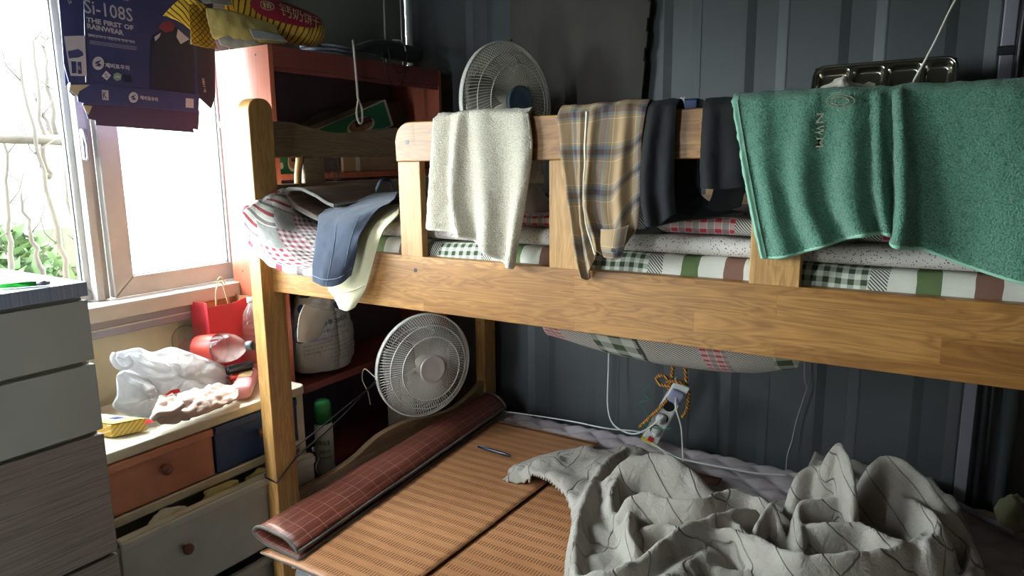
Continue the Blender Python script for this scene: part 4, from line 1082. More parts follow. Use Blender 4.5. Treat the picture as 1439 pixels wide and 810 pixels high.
# ---------------------------------------------------------------- fans
M['fan_white'] = plain('fan_white', '#d6d2c8', .3, var=.04, vs=20)
M['fan_cream'] = plain('fan_cream', '#b9b3a0', .35, var=.06, vs=20)
t = NT('clear_blade'); tr = t.n('ShaderNodeBsdfTransparent'); gl = t.b
t.put(gl.inputs['Base Color'], lin('#a8a49e')); t.put(gl.inputs['Roughness'], .15)
mx = t.n('ShaderNodeMixShader'); t.put(mx.inputs[0], .6); t.put(mx.inputs[1], tr.outputs[0]); t.put(mx.inputs[2], gl.outputs[0]); t.t.links.new(mx.outputs[0], t.out.inputs[0])
M['blade'] = t.m
M['badge_pink'] = plain('fan_badge_grey', '#c9bfbb', .25, metal=.2, var=.03)
M['badge_blue'] = plain('fan_badge_blue', '#4a6470', .4, var=.05)
M['print_grey'] = plain('grey_print', '#6f6a66', .5, var=0)
def fan(name, label, c, n, R, wire, rim, badge, badge_r, word, wsize, nsp=88, twist=.35, depth=(.055, .06), motor=None, up=None):
    c = Vector(c); n = Vector(n).normalized()
    side = Vector((0, 0, 1)).cross(n).normalized(); upv = n.cross(side)
    Mx = Matrix((side, upv, n)).transposed().to_4x4(); Mx.translation = c
    base = Vector((c.x, c.y, c.z)) if up is None else Vector(up)
    rt = thing(name, base, label, 'fan')
    df, db = depth
    def dome(r, d, s=1):   # profile height of the cage at radius r
        q = r/R
        return s*(d*(1-max(0, (q-.30)/.70)**2.6)) if q < .985 else 0
    def cage(s, d, r0, name_, n_, tw):
        mb = MB()
        for k in range(n_):
            a0 = 2*PI*k/n_; pts = []
            for i in range(8):
                q = i/7; r = r0+(R-r0)*q; a_ = a0+tw*s*(1-q)**1.2*-1
                z = s*d*(1-q**2.8)+.002*s; pts.append((r*math.cos(a_), r*math.sin(a_), z))
            pts.append((R, 0, 0) if False else (R*math.cos(a0), R*math.sin(a0), s*.0))
            mb.tube(pts, .00115, 3, M=Mx, cap=False)
        return mb.build(name_, wire, rt, smooth=True, fixn=False)
    cage(1, df, badge_r*.95, 'front_grille', nsp, twist); cage(-1, db, .055, 'rear_grille', nsp, twist)
    mb = MB()
    def ring(r, z, w=.0018): mb.tube([(r*math.cos(2*PI*j/64), r*math.sin(2*PI*j/64), z) for j in range(64)], w, 6, M=Mx, closed_path=True)
    for q in (.62, .82): ring(badge_r+(R-badge_r)*((q*R-badge_r)/(R-badge_r)), df*(1-((q*R-badge_r)/(R-badge_r))**2.8)+.003)
    for q in (.7,): ring(q*R, -db*(1-((q*R-.055)/(R-.055))**2.8)-.003)
    mb.build('grille_ring', wire, rt, smooth=True)
    # rim band
    b = .009; prof = [(R-.001, -b), (R+.004, -b), (R+.0055, 0), (R+.004, b), (R-.001, b)]
    MB().rings([[(r*math.cos(2*PI*j/96), r*math.sin(2*PI*j/96), z) for j in range(96)] for r, z in prof], M=Mx, cap=False).build('rim_band', rim, rt, smooth=True).modifiers.new('s', 'SOLIDIFY').thickness = .0015
    MB().lathe([(badge_r, df-.008), (badge_r, df+.004), (badge_r*.93, df+.008), (badge_r*.86, df+.0065), (badge_r*.5, df+.0075), (.001, df+.008)], 40, Mx).build('badge', badge, rt, smooth=True)
    if word:
        O = Mx @ Vector(wsize[0]); text('lettering', word, O, (Mx.to_3x3() @ Vector(wsize[1])), (Mx.to_3x3() @ Vector(wsize[2])), M['print_grey'], rt, .004)
    # blades
    for k in range(3 if badge_r < .06 else 5):
        nb_ = 3 if badge_r < .06 else 5; a0 = 2*PI*k/nb_+.5; G = []
        for i in range(9):
            q = i/8; r = .035+(R*.84-.035)*q; w = (1.45 if nb_ == 3 else .85)*(.55+.45*math.sin(PI*min(1, q*1.15+.12))); row = []
            for j in range(9):
                s_ = j/8-.5; a_ = a0+w*s_+.45*q*q; z = -.018+.045*s_*(1-.35*q)
                row.append((r*math.cos(a_), r*math.sin(a_), z))
            G.append([Mx @ Vector(p) for p in row])
        MB().grid(G).build('blade', M['blade'], rt, smooth=True, fixn=False).modifiers.new('s', 'SOLIDIFY').thickness = .002
    MB().lathe([(.034, -.03), (.036, -.005), (.034, .012), (.022, .022), (.001, .024)], 24, Mx).build('hub', wire, rt, smooth=True)
    # motor housing
    MB().lathe([(.001, -db-.125), (.035, -db-.12), (.058, -db-.10), (.068, -db-.06), (.070, -db-.02), (.066, -db+.0), (.045, -db+.006), (.03, -.03)], 28, Mx).build('motor_housing', rim, rt, smooth=True)
    return rt, Mx, upv, n
# lower fan: rises between the bunk and the bookshelf
fR = .192
c1 = Vector((-1.655, 1.985, .745))
f1, M1, u1, n1 = fan('desk_fan', 'white desk fan tied to the bed post above the rolled mat on the lower bunk', c1, (.93, -.36, -.02), fR, M['fan_white'], M['fan_white'], M['badge_pink'], .053, 'UNIX ELEC', ((.004, .020, .0735-.008), (0, -.036, 0), (.006, 0, 0)), 110, .25, up=(-1.83, 2.06, .0), depth=(.060, .055))
bk = c1-n1*.15
mb = MB().tube([bk+Vector((0, 0, -.02)), Vector((bk.x-.01, bk.y+.01, .50)), Vector((-1.83, 2.06, .30))], [.034, .028, .024], 14)
mb.build('neck', M['fan_white'], f1, smooth=True)
MB().box(-1.87, -1.80, 2.00, 2.10, .42, .72, ).build('control_column', M['fan_white'], f1, bevel=.015, seg=3, label='white control column behind the grille')
MB().tube([(-1.83, 2.06, .30), (-1.83, 2.06, .022)], .018, 14).build('pole', M['fan_white'], f1, smooth=True)
MB().lathe([(.085, 0), (.088, .006), (.07, .02), (.02, .026)], 32, Matrix.Translation((-1.813, 2.06, 0))).build('base', M['fan_white'], f1, smooth=True)
# upper fan on the upper bunk
c2 = PY(713, 147, 2.16)
f2, M2, u2, n2 = fan('cream_fan', 'cream fan with a blue centre badge standing at the back of the upper bunk', c2, (.97, -.24, .02), .208, M['fan_cream'], M['fan_white'], M['badge_blue'], .058, 'mita', ((-.020, -.014, .0735), (.04, 0, 0), (0, .014, 0)), 100, .4, up=(c2.x-.1, 2.2, 1.345), depth=(.062, .055))
bk = c2-n2*.13
MB().tube([bk, Vector((bk.x-.01, bk.y, 1.48)), Vector((bk.x-.01, bk.y, 1.37))], [.03, .026, .03], 14).build('neck', M['fan_white'], f2, smooth=True)
MB().lathe([(.11, 0), (.112, .008), (.09, .022), (.03, .03)], 32, Matrix.Translation((bk.x-.01, bk.y, 1.345))).build('base', M['fan_white'], f2, smooth=True)
# black cord tying the lower fan to the post
M['cord_black'] = plain('black_cord', '#15161a', .5, var=0)
rimL = M1 @ Vector((-(fR+.006), -.02, 0))
pz = PY(381, 676, 1.306)
loop = [Vector((PXo-.003, 1.307, pz.z+.004)), Vector((PXo-.003, 1.395, pz.z+.03)), Vector((-1.70, 1.396, pz.z+.03)), Vector((PXi+.003, 1.394, pz.z+.012))]
ra, rb = rimL+Vector((0, 0, .0)), rimL+Vector((0, -.004, -.01))
cdm = MB().tube([Vector((PXo-.003, 1.307, pz.z+.005)), Vector((-1.70, 1.306, pz.z+.001)), Vector((PXi+.004, 1.306, pz.z-.002)), Vector((PXi+.004, 1.35, pz.z+.028)), Vector((PXi+.005, 1.394, pz.z+.056))]+[Vector((PXi+.006, 1.394, pz.z+.056)).lerp(ra, k/6)+Vector((0, 0, -.012*math.sin(PI*k/6))) for k in range(1, 7)], .0026, 6)
cdm.tube([Vector((PXo-.003, 1.307, pz.z+.008)), Vector((PXo-.003, 1.395, pz.z+.05)), Vector((-1.70, 1.396, pz.z+.07)), Vector((PXi+.003, 1.395, pz.z+.085))]+[Vector((PXi+.004, 1.396, pz.z+.085)).lerp(rb, k/6) for k in range(1, 7)], .0022, 6)
kn = PX(441, 632, PXi+.01)
cdm.ball(kn, (.008, .008, .009), 8, 6); cdm.tube(spline([kn, kn+Vector((0, .02, -.03)), kn+Vector((0, .005, -.06)), kn+Vector((0, .015, -.09))], 4), .0026, 6)
o = cdm.build('tying_string', M['cord_black'], smooth=True); props(o, 'black cord tying the desk fan rim to the front bed post', 'cord')
o = MB().tube(spline([rimL+Vector((0, 0, .01)), rimL+Vector((-.05, 0, .035)), rimL+Vector((-.075, .01, -.01)), rimL+Vector((-.06, .02, -.06)), rimL+Vector((-.08, .05, -.12))], 6), .002, 6).build('fan_cable', M['hem_cream'], smooth=True)
props(o, 'thin beige power cable looping out behind the desk fan', 'cable')

# ---------------------------------------------------------------- power strip on its rope
M['plug_white'] = plain('white_plug', '#d3d4d0', .3, var=.03); M['grey_adapter'] = plain('lilac_adapter', '#8d90a8', .35, var=.05)
t = NT('striped_rope'); U, V, _ = t.sep(t.coord()); Xx, Yy, Zz = t.sep(t.coord())
f = t.math('FRACT', t.math('MULTIPLY', t.math('ADD', Zz, t.math('MULTIPLY', Xx, 1.3)), 34))
M['rope'] = t.fin(t.ramp(f, [(0, lin('#c8782c')), (.3, lin('#22201c')), (.5, lin('#c8b83c')), (.72, lin('#b5402a')), (.86, lin('#22201c'))], True), .7)
M['green_wire'] = plain('green_wire', '#1f7a48', .5, var=0); M['red'] = plain('red_switch', '#b81f22', .3, var=0); M['yellow_tape'] = plain('yellow_tape', '#c2b13a', .5, var=0)
sy = 2.36
A, B = PY(955, 545, sy), PY(912, 622, sy)
ps = thing('power_strip', B, 'white multi socket power strip hanging on a coloured rope above the lower bunk', 'power strip')
ax = (A-B).normalized(); nr = Vector((.30, -.95, .1)); nr = (nr-ax*nr.dot(ax)).normalized(); sd = ax.cross(nr)
PM = Matrix((sd, ax, nr)).transposed().to_4x4(); PM.translation = B; LS = (A-B).length
MB().box(-.030, .030, -.01, LS+.01, -.035, 0, PM).build('body', M['plug_white'], ps, bevel=.006, seg=3)
for k in range(4):
    y = .060+k*.054
    if y > LS: break
    o = MB().lathe([(.0245, .0), (.0245, .0025), (.0215, .003), (.0205, -.001)], 24, PM @ Matrix.Translation((0, y, .0)), cap=False).build('socket', M['plug_white'], ps, smooth=True)
    MB().lathe([(.0205, .0004), (.001, .0005)], 20, PM @ Matrix.Translation((0, y, 0))).build('socket_well', M['black'], o)
MB().box(-.010, .010, .008, .026, 0, .006, PM).build('switch', M['red'], ps, bevel=.001, label='red rocker switch')
MB().box(-.032, .032, -.004, .010, -.036, .001, PM).build('tape', M['yellow_tape'], ps, label='yellow tape band')
ap = thing('plug_adapter', A, 'square lilac-grey plug adapter in the top socket of the power strip', 'plug')
MB().box(-.030, .030, LS-.035, LS+.035, .002, .045, PM).build('body', M['plug_white'], ap, bevel=.006)
MB().box(-.024, .024, LS-.038, LS+.012, .046, .066, PM).build('face', M['grey_adapter'], ap, bevel=.008)
mb = MB()
for (x, y, z, lab) in ((.004, .060, .0, 'white plug pushed into the lowest socket of the power strip'), (-.004, .114, .0, 'white plug in the middle socket of the power strip')):
    pl_ = thing('plug', PM @ Vector((x, y, .003)), lab, 'plug')
    MB().lathe([(.0195, .002), (.019, .020), (.012, .030), (.007, .042), (.004, .046)], 20, PM @ Matrix.Translation((x, y, 0))).build('plug_body', M['plug_white'], pl_, smooth=True)
tpC = Vector((A.x+.00, sy-.01, 1.055))
mb = MB().tube(spline([tpC, A+Vector((-.022, -.02, .05)), A+Vector((-.035, -.01, 0)), A+Vector((-.04, -.02, -.05)), B+Vector((-.03, -.02, .06))], 6), .0065, 8)
mb.tube(spline([tpC, A+Vector((.028, -.02, .05)), A+Vector((.040, -.02, -.01)), A+Vector((.035, -.02, -.07)), A+Vector((.02, -.02, -.10))], 6), .0065, 8)
mb.tube(spline([A+Vector((-.02, -.03, .02)), A+Vector((-.05, -.03, .045)), A+Vector((-.075, -.03, .03)), A+Vector((-.06, -.03, .01)), A+Vector((-.02, -.03, .01))], 6), .0065, 8)
mb.tube(spline([A+Vector((-.03, -.045, .03)), A+Vector((.0, -.055, .038)), A+Vector((.03, -.04, .03))], 6), .0065, 8)
mb.tube([tpC, tpC+Vector((0, 0, .09))], .0065, 8)
o = mb.build('rope', M['rope'], smooth=True); props(o, 'orange, black and yellow twisted rope holding up the power strip', 'rope')
o = MB().tube(spline([PY(915, 540, sy-.02), PY(905, 552, sy), PY(912, 562, sy-.01), PY(900, 566, sy), PY(908, 580, sy-.02), PY(915, 592, sy-.03), PY(900, 596, sy-.02), PY(914, 600, sy-.05), PY(930, 604, sy-.055), PY(943, 602, sy-.05)], 5), .0017, 5).build('green_wire', M['green_wire'], smooth=True)
props(o, 'curly green wire twisted round the power strip', 'wire')
def cable(name, label, pts, r, mat): 
    o = MB().tube(spline(pts, 8), r, 7).build(name, mat, smooth=True); return props(o, label, 'cable')
cable('white_cable', 'white cable hanging from the upper bunk and looping into the power strip', [PY(856, 470, 2.4), PY(855, 520, 2.4), PY(854, 570, 2.38), PY(860, 594, 2.36), PY(875, 606, 2.34), PY(892, 610, 2.32), PY(908, 604, 2.30), PY(922, 594, 2.29), PY(932, 585, 2.29)], .0032, M['plug_white'])
cable('adapter_cable', 'pale cable running down from the lilac adapter onto the pad', [PM @ Vector((0, LS-.01, .066)), PY(950, 575, 2.28), PY(957, 600, 2.29), PY(959, 626, 2.30), PY(960, 650, 2.30)], .0028, M['hem_cream'])
cable('grey_cable', 'thin grey cable hanging down the wall to the comforter', [PY(1131, 480, 2.5), PY(1131, 530, 2.5), PY(1134, 545, 2.5), PY(1131, 556, 2.5), PY(1120, 590, 2.5), PY(1113, 620, 2.49), PY(1107, 640, 2.47), PY(1105, 660, 2.44)], .003, M['alu'])
cable('long_cable', 'white cable lying across the pinkish pad along the wall', [PZ(672, 576, .455), PZ(720, 580, .455), PZ(800, 592, .455), PZ(850, 602, .458), PZ(890, 606, .458), PZ(914, 610, .47), PY(925, 612, 2.34)], .0028, M['plug_white'])
cable('pad_cable', 'second white cable running right from the power strip over the pad', [PM @ Vector((0, .0, -.01)), PZ(936, 636, .455), PZ(960, 646, .455), PZ(1010, 656, .455), PZ(1060, 665, .455), PZ(1105, 668, .455)], .003, M['plug_white'])
# ---------------------------------------------------------------- crumpled comforter on the lower bunk
t = NT('grey_comforter'); o = t.coord('UV'); X, Y, Z = t.sep(o); wn_ = t.noise(o, 7, 3, col=True)
w = t.add(o, t.scale(wn_, .05)); a_, b_, _c = t.sep(w)
ga = t.math('ABSOLUTE', t.math('SUBTRACT', t.math('FRACT', t.math('MULTIPLY', a_, 9.5)), .5)); gb = t.math('ABSOLUTE', t.math('SUBTRACT', t.math('FRACT', t.math('MULTIPLY', b_, 5.2)), .5))
line = t.math('MAXIMUM', t.maprange(ga, .47, .495), t.maprange(gb, .484, .497))
c0 = t.ramp(t.noise(o, 5, 4), [(.3, lin('#989187')), (.7, lin('#aea79c'))])
col = t.mix(t.math('MULTIPLY', line, .45), c0, lin('#55524e'))
oc = t.coord(); n1_ = t.noise(oc, 30, 5, .62, dist=1.2); bb = t.bump(n1_, .6, .010); n2_ = t.noise(t.scale(oc, (1, 2.2, 1)), 75, 3, .6, dist=.8); bb = t.bump(n2_, .35, .004, bb); bb = t.bump(t.math('MULTIPLY', line, -1), .9, .005, bb)
t.bump(t.noise(o, 700, 2), .2, .0006, bb)
M['comforter'] = t.fin(col, .88, Sheen_Weight=.15)
RID = [  # picture points with crest height above the pad, half width left/right of travel, strength
    ([(733, 655, .028), (770, 640, .035), (810, 632, .04), (850, 634, .05)], .050, .090),
    ([(770, 664, .022), (790, 680, .025), (806, 690, .03), (820, 680, .035)], .035, .040),
    ([(880, 628, .07), (850, 648, .09), (826, 682, .105), (812, 720, .10), (805, 760, .095), (806, 800, .09), (815, 850, .08)], .045, .022),
    ([(905, 640, .10), (878, 655, .13), (860, 685, .12), (862, 720, .085), (885, 760, .08), (905, 790, .06)], .026, .030),
    ([(862, 668, .12), (885, 645, .155), (925, 638, .175), (965, 655, .16), (992, 685, .12), (1010, 700, .08)], .055, .085),
    ([(882, 700, .13), (905, 690, .15), (945, 700, .15), (985, 700, .155), (1015, 688, .155), (1050, 690, .15), (1085, 710, .14), (1110, 735, .11)], .032, .045),
    ([(885, 712, .13), (882, 740, .12), (892, 765, .10)], .026, .020),
    ([(905, 740, .10), (935, 735, .11), (962, 742, .11)], .030, .030),
    ([(812, 808, .12), (860, 800, .14), (905, 778, .15), (945, 745, .165), (985, 728, .17), (1025, 716, .165), (1060, 712, .15)], .034, .040),
    ([(830, 850, .11), (900, 835, .12), (950, 800, .12), (1000, 770, .12)], .06, .06),
    ([(1000, 745, .14), (1035, 742, .16), (1060, 760, .155), (1095, 785, .13), (1140, 792, .11)], .035, .030),
    ([(1025, 725, .15), (1065, 752, .16), (1110, 772, .165), (1165, 776, .165), (1215, 772, .165), (1265, 762, .16), (1305, 745, .15)], .022, .050),
    ([(1060, 740, .15), (1085, 700, .19), (1098, 735, .15)], .022, .025),
    ([(1125, 745, .16), (1122, 705, .195), (1145, 697, .205), (1190, 700, .20), (1200, 730, .17)], .025, .030),
    ([(1125, 690, .17), (1120, 665, .22), (1145, 650, .245), (1180, 655, .25), (1198, 680, .22)], .030, .035),
    ([(1150, 660, .23), (1165, 630, .30), (1182, 614, .33), (1196, 640, .31), (1203, 675, .26)], .022, .030),
    ([(1215, 665, .20), (1235, 640, .27), (1262, 640, .285), (1290, 660, .26), (1320, 695, .22), (1345, 725, .17)], .050, .035),
    ([(1215, 690, .17), (1260, 690, .20), (1300, 712, .20), (1318, 735, .18), (1300, 760, .16)], .060, .030),
    ([(1120, 735, .16), (1160, 728, .185), (1210, 730, .185), (1240, 745, .18), (1270, 752, .17)], .020, .024),
    ([(1340, 725, .15), (1362, 760, .12), (1362, 800, .09), (1350, 850, .08)], .040, .018),
    ([(1010, 800, .10), (1080, 805, .10), (1160, 812, .10), (1260, 815, .10), (1340, 812, .08)], .05, .06),
    ([(960, 850, .09), (1060, 860, .09), (1200, 860, .09), (1330, 860, .08)], .07, .07),
]
ZP = .448
segs = []
for pts, wl_, wr_ in RID:
    P3 = [PZ(x, y, ZP+h) for x, y, h in pts]
    P3 = spline(P3, 5)
    segs.append((P3, wl_, wr_))
step = .0062
x0, x1, y0, y1 = -1.27, .20, 1.17, 2.46
nx = int((x1-x0)/step); ny = int((y1-y0)/step)
H = [[-1.0]*(nx+1) for _ in range(ny+1)]; H2 = [[-1.0]*(nx+1) for _ in range(ny+1)]
for P3, wl_, wr_ in segs:
    for i in range(len(P3)-1):
        a, b = P3[i], P3[i+1]; dx, dy = b.x-a.x, b.y-a.y; L2 = dx*dx+dy*dy+1e-9; Ls = math.sqrt(L2)
        wm = max(wl_, wr_)*1.15
        i0 = max(0, int((min(a.x, b.x)-wm-x0)/step)); i1 = min(nx, int((max(a.x, b.x)+wm-x0)/step)+1)
        j0 = max(0, int((min(a.y, b.y)-wm-y0)/step)); j1 = min(ny, int((max(a.y, b.y)+wm-y0)/step)+1)
        for j in range(j0, j1+1):
            yy = y0+j*step
            for k in range(i0, i1+1):
                xx = x0+k*step; tt = ((xx-a.x)*dx+(yy-a.y)*dy)/L2; tc = min(1, max(0, tt))
                cx_, cy_ = a.x+dx*tc, a.y+dy*tc
                s_ = (dx*(yy-cy_)-dy*(xx-cx_))/Ls; d = math.hypot(xx-cx_, yy-cy_)
                w_ = wl_ if s_ > 0 else wr_
                q = d/w_
                if q >= 1.15: continue
                hz = a.z+(b.z-a.z)*tc-ZP
                v = hz*(max(0, 1-q*q)**.5*.62+.38*max(0, 1-q/1.15)**.7) if q < 1 else hz*.38*max(0, 1-q/1.15)**.7
                if v > H[j][k]: H[j][k] = v
# fill between the ridges: a soft bed of cloth
out = [(733, 655), (812, 632), (870, 628), (930, 632), (985, 672), (1020, 692), (1070, 702), (1108, 700), (1122, 672), (1150, 628), (1185, 612), (1260, 634), (1310, 670), (1350, 710), (1370, 760), (1368, 870), (820, 880), (800, 800), (800, 720), (790, 695)]
poly = [(p.x, p.y) for p in (PZ(x, y, ZP+.05) for x, y in out)]
def inside(x, y):
    c = False; n = len(poly)
    for i in range(n):
        (xa, ya), (xb, yb) = poly[i], poly[i-1]
        if (ya > y) != (yb > y) and x < (xb-xa)*(y-ya)/(yb-ya)+xa: c = not c
    return c
for j in range(ny+1):
    for k in range(nx+1):
        x, y = x0+k*step, y0+j*step
        if inside(x, y):
            f = .055+.03*mn.noise(Vector((x*9, y*9, 2)))
            if f > H[j][k]: H[j][k] = f
        if H[j][k] > 0: H[j][k] += .009*mn.noise(Vector((x*22, y*22, 4)))*min(1, H[j][k]*14)+.007*(1-2*abs(mn.noise(Vector((x*34+y*9, y*30, 8)))))*min(1, H[j][k]*14)
# a light smoothing so the folds meet in soft creases
for _ in range(2):
    N_ = [r[:] for r in H]
    for j in range(1, ny):
        for k in range(1, nx):
            if H[j][k] > 0:
                vals = [H[j][k]]*3+[max(0, H[j+a][k+b]) for a, b in ((1, 0), (-1, 0), (0, 1), (0, -1))]
                N_[j][k] = sum(vals)/7
    H = N_
idx = {}; mb = MB(); mb.uv = {}
for j in range(ny+1):
    for k in range(nx+1):
        if H[j][k] > .004:
            idx[(j, k)] = len(mb.v); h = H[j][k]; x = x0+k*step; y = y0+j*step
            mb.uv[len(mb.v)] = (x+h*1.1, y-h*.9)
            mb.v.append(Vector((x, y, ZP+h)))
for (j, k), a in list(idx.items()):
    b, c, d = idx.get((j, k+1)), idx.get((j+1, k+1)), idx.get((j+1, k))
    if None not in (b, c, d): mb.f.append([a, b, c, d])
o = mb.build('comforter', M['comforter'], smooth=True, fixn=False)
q = o.modifiers.new('sm', 'SMOOTH'); q.factor = .5; q.iterations = 3
q = o.modifiers.new('s', 'SOLIDIFY'); q.thickness = .006; q.offset = -1
props(o, 'crumpled light grey quilted comforter heaped on the lower bunk', 'comforter')
# things at the dim end of the lower bunk
M['olive'] = fabric('olive_cloth', '#5d5a3c')
heap('olive_bag', 'crumpled olive cloth bag at the dim far end of the lower bunk', 'bag', PZ(1428, 735, .47), (.05, .06, .07), M['olive'], 21)
o = MB().tube([PZ(1335, 705, .455), PZ(1425, 748, .455)], .011, 8).build('grey_tube', M['alu'], smooth=True); props(o, 'dull grey tube lying on the pad between comforter and olive bag', 'tube')
# ---------------------------------------------------------------- flattened carton hanging in the window
t = NT('navy_card'); o = t.coord(); n_ = t.noise(o, 7, 4)
M['card_navy'] = t.fin(t.ramp(n_, [(.3, lin('#2f3560')), (.7, lin('#3c4273'))]), .45)
M['card_dark'] = plain('dark_card_print', '#22263c', .45, var=.05); M['card_plum'] = plain('plum_card_print', '#463456', .45, var=.05)
M['print_white'] = plain('pale_print', '#b9b5bd', .5, var=0); M['card_raw'] = plain('raw_cardboard', '#b9a88c', .8, var=.05); M['collar_red'] = plain('red_print', '#7e2f40', .5, var=.05)
M['print_green'] = plain('green_print', '#7d9a86', .5, var=0)
KX = -2.085
def K(px, py, d=0.0): return PX(px, py, KX+d)
ct = thing('flattened_carton', K(200, 186), 'flattened navy rainwear carton hanging across the top of the window', 'carton')
def card(name, pts, mat, par, d=0.0, th=.004, label=None):
    return MB().prism([K(x, y, d) for x, y in pts], (-th, 0, 0)).build(name, mat, par, label=label, bevel=.0008)
mp = card('main_panel', [(117, -45), (121, 118), (150, 121), (200, 127), (279, 136), (276, 60), (272, -25)], M['card_navy'], ct)
card('side_panel', [(79, -50), (87, 50), (90, 90), (97, 116), (120.5, 118), (116.5, -45)], M['card_navy'], ct, .0015)
sp_ = card('side_panel', [(272.5, -25), (276.5, 60), (279.5, 137), (297, 153), (303, 136), (302, 60), (298, -20)], M['card_dark'], ct, .0015)
bp = card('bottom_panel', [(100, 114), (97, 128), (103, 135), (109, 134), (110, 143), (123, 146), (200, 151), (279, 158), (281, 133), (200, 124), (150, 118)], M['card_navy'], ct, .002)
card('tuck_flap', [(116, 148), (122, 160), (124, 167), (134, 169), (135, 176), (200, 181), (273, 186.5), (272, 181), (279, 183), (281, 155), (200, 148), (118, 144)], M['card_plum'], ct, -.001)
card('torn_edge', [(99, 119), (97, 127), (109, 136), (112, 128), (124, 121), (127, 119)], M['card_raw'], ct, .005, .002, 'torn corner showing raw card')
card('torn_edge', [(117, 148), (121, 158), (125, 161), (130, 149)], M['card_raw'], ct, .006, .002, 'torn corner showing raw card')
card('side_flap', [(90, 92), (92, 122), (97, 116), (94, 95)], M['card_navy'], ct, -.01, .002)
# printing
Kp = lambda x, y: K(x, y, .0012)
def kt(s, p0, p1, h, mat='print_white', bold=.0, d=.0012, par=None):
    O = K(*p0, d); return text('lettering', s, O, K(*p1, d)-O, K(p0[0]-h*.10, p0[1]-h, d)-O, M[mat], par or mp, bold)
kt('RAINWEAR', (160, -2), (181, 2), 5, bold=.03); kt('Si-108S', (119, 18), (187, 31), 20, bold=.005)
kt('THE FIRST OF', (121.5, 31), (188, 43), 7.5, bold=.035); kt('RAINWEAR', (123, 40), (174, 50), 7.5, bold=.035)
kt('SINCE1973, 대한민국 우의 역사', (124, 51.5), (190, 62), 4.8, bold=.02)
kt('제비표우의', (148, 95), (182, 99), 7, bold=.03)
def pan(pts, mat, d=.0008, par=None, name='printed_panel', th=.0006, label=None):
    return MB().prism([K(x, y, d) for x, y in pts], (th, 0, 0)).build(name, M[mat], par or mp, label=label)
def disc(px, py, r, mat, d=.0008, par=None, n=20, ky=1.0, name='printed_disc'):
    return pan([(px+r*math.cos(2*PI*i/n), py+r*ky*math.sin(2*PI*i/n)) for i in range(n)], mat, d, par, name)
pan([(124, 47.5), (189, 58), (189, 58.6), (124, 48.1)], 'print_white', name='printed_rule')
for dy in (0, 2, 4): pan([(126, 57+dy), (192, 66+dy), (192, 66.4+dy), (126, 57.4+dy)], 'print_white', name='printed_rule')
def bird(px, py, r, par, d0=0.0):
    disc(px, py, r, 'print_white', .0008+d0, par, ky=1.15, name='emblem_disc')
    s = r/9
    for pts in ([(-6, 0), (-2, -3), (5, -5), (1, -1), (-2, 1)], [(-2, 0), (2, 0), (6, 4), (1, 3)], [(-5, 3), (0, 1.5), (4, 5.5), (-1, 4.5)]):
        pan([(px+x*s, py+y*s) for x, y in pts], 'card_navy', .0016+d0, par, 'emblem_mark')
bird(138, 89, 8.2, mp); bird(187.5, 137, 6.6, bp, .002)
kt('제비표우의', (197, 140), (222, 143), 6, bold=.03, d=.0032, par=bp)
for o_ in [x for x in bp.children]: pass
pan([(149, 99.5), (156, 106), (150, 113), (143, 107)], 'print_white'); kt('S', (147.5, 109), (152, 109.6), 6, 'card_navy', d=.0018)
pan([(160, 104), (165, 102), (171, 105), (170, 112), (164, 114), (159, 110)], 'print_green'); pan([(162, 106.5), (169, 107), (169, 109.5), (162, 109)], 'print_white', .0018)
pan([(174, 105), (184, 106), (184, 116), (174, 115)], 'card_dark')
pan([(143, 126.5), (152, 127.3), (152.5, 141), (144, 140)], 'print_white', .0028, bp, 'mark_panel'); kt('K', (145, 138.5), (151, 139.2), 10, 'card_navy', .02, .0036, bp)
pan([(261, 138), (272, 139), (272, 152), (261, 151)], 'print_white', .0028, bp, 'mark_panel')
pan([(90, 51), (119, 50), (122, 107), (99, 106.5)], 'print_white', .0022, name='printed_panel'); pan([(95, 72), (110, 69), (116, 73), (117, 78), (110, 81), (97, 82)], 'card_navy', .003)
pan([(100, 86), (107, 86.5), (107.5, 103), (101, 103)], 'card_navy', .003); pan([(109, 87), (114, 87), (115, 104), (109.5, 104)], 'card_navy', .003); kt('XL', (110, 98), (113.5, 98), 5, 'print_white', .02, .0038)
pan([(211, 128), (210, 90), (211, 58), (214, 50), (222, 46), (228, 34), (238, 31), (246, 35), (252, 46), (266, 58), (272, 66), (274, 133)], 'card_dark', .0006, name='printed_jacket')
pan([(223, 39), (229, 31), (240, 30), (246, 36), (243, 43), (233, 46)], 'collar_red', .0012, name='printed_collar')
pan([(217, 52), (226, 46), (224, 52), (218, 58)], 'print_white', .0012); pan([(250, 41), (259, 49), (266, 55), (254, 62), (248, 52)], 'print_white', .0012)
O = K(290, 130, .0035); text('lettering', 'Si-108S', O, K(287, 110, .0035)-O, K(286.5, 130, .0035)-O, M['print_white'], sp_, .02)
O = K(94, -2, .003); text('lettering', 'SS', O, K(97, 6, .003)-O, K(98.5, -3.5, .003)-O, M['print_white'], ct, .02)

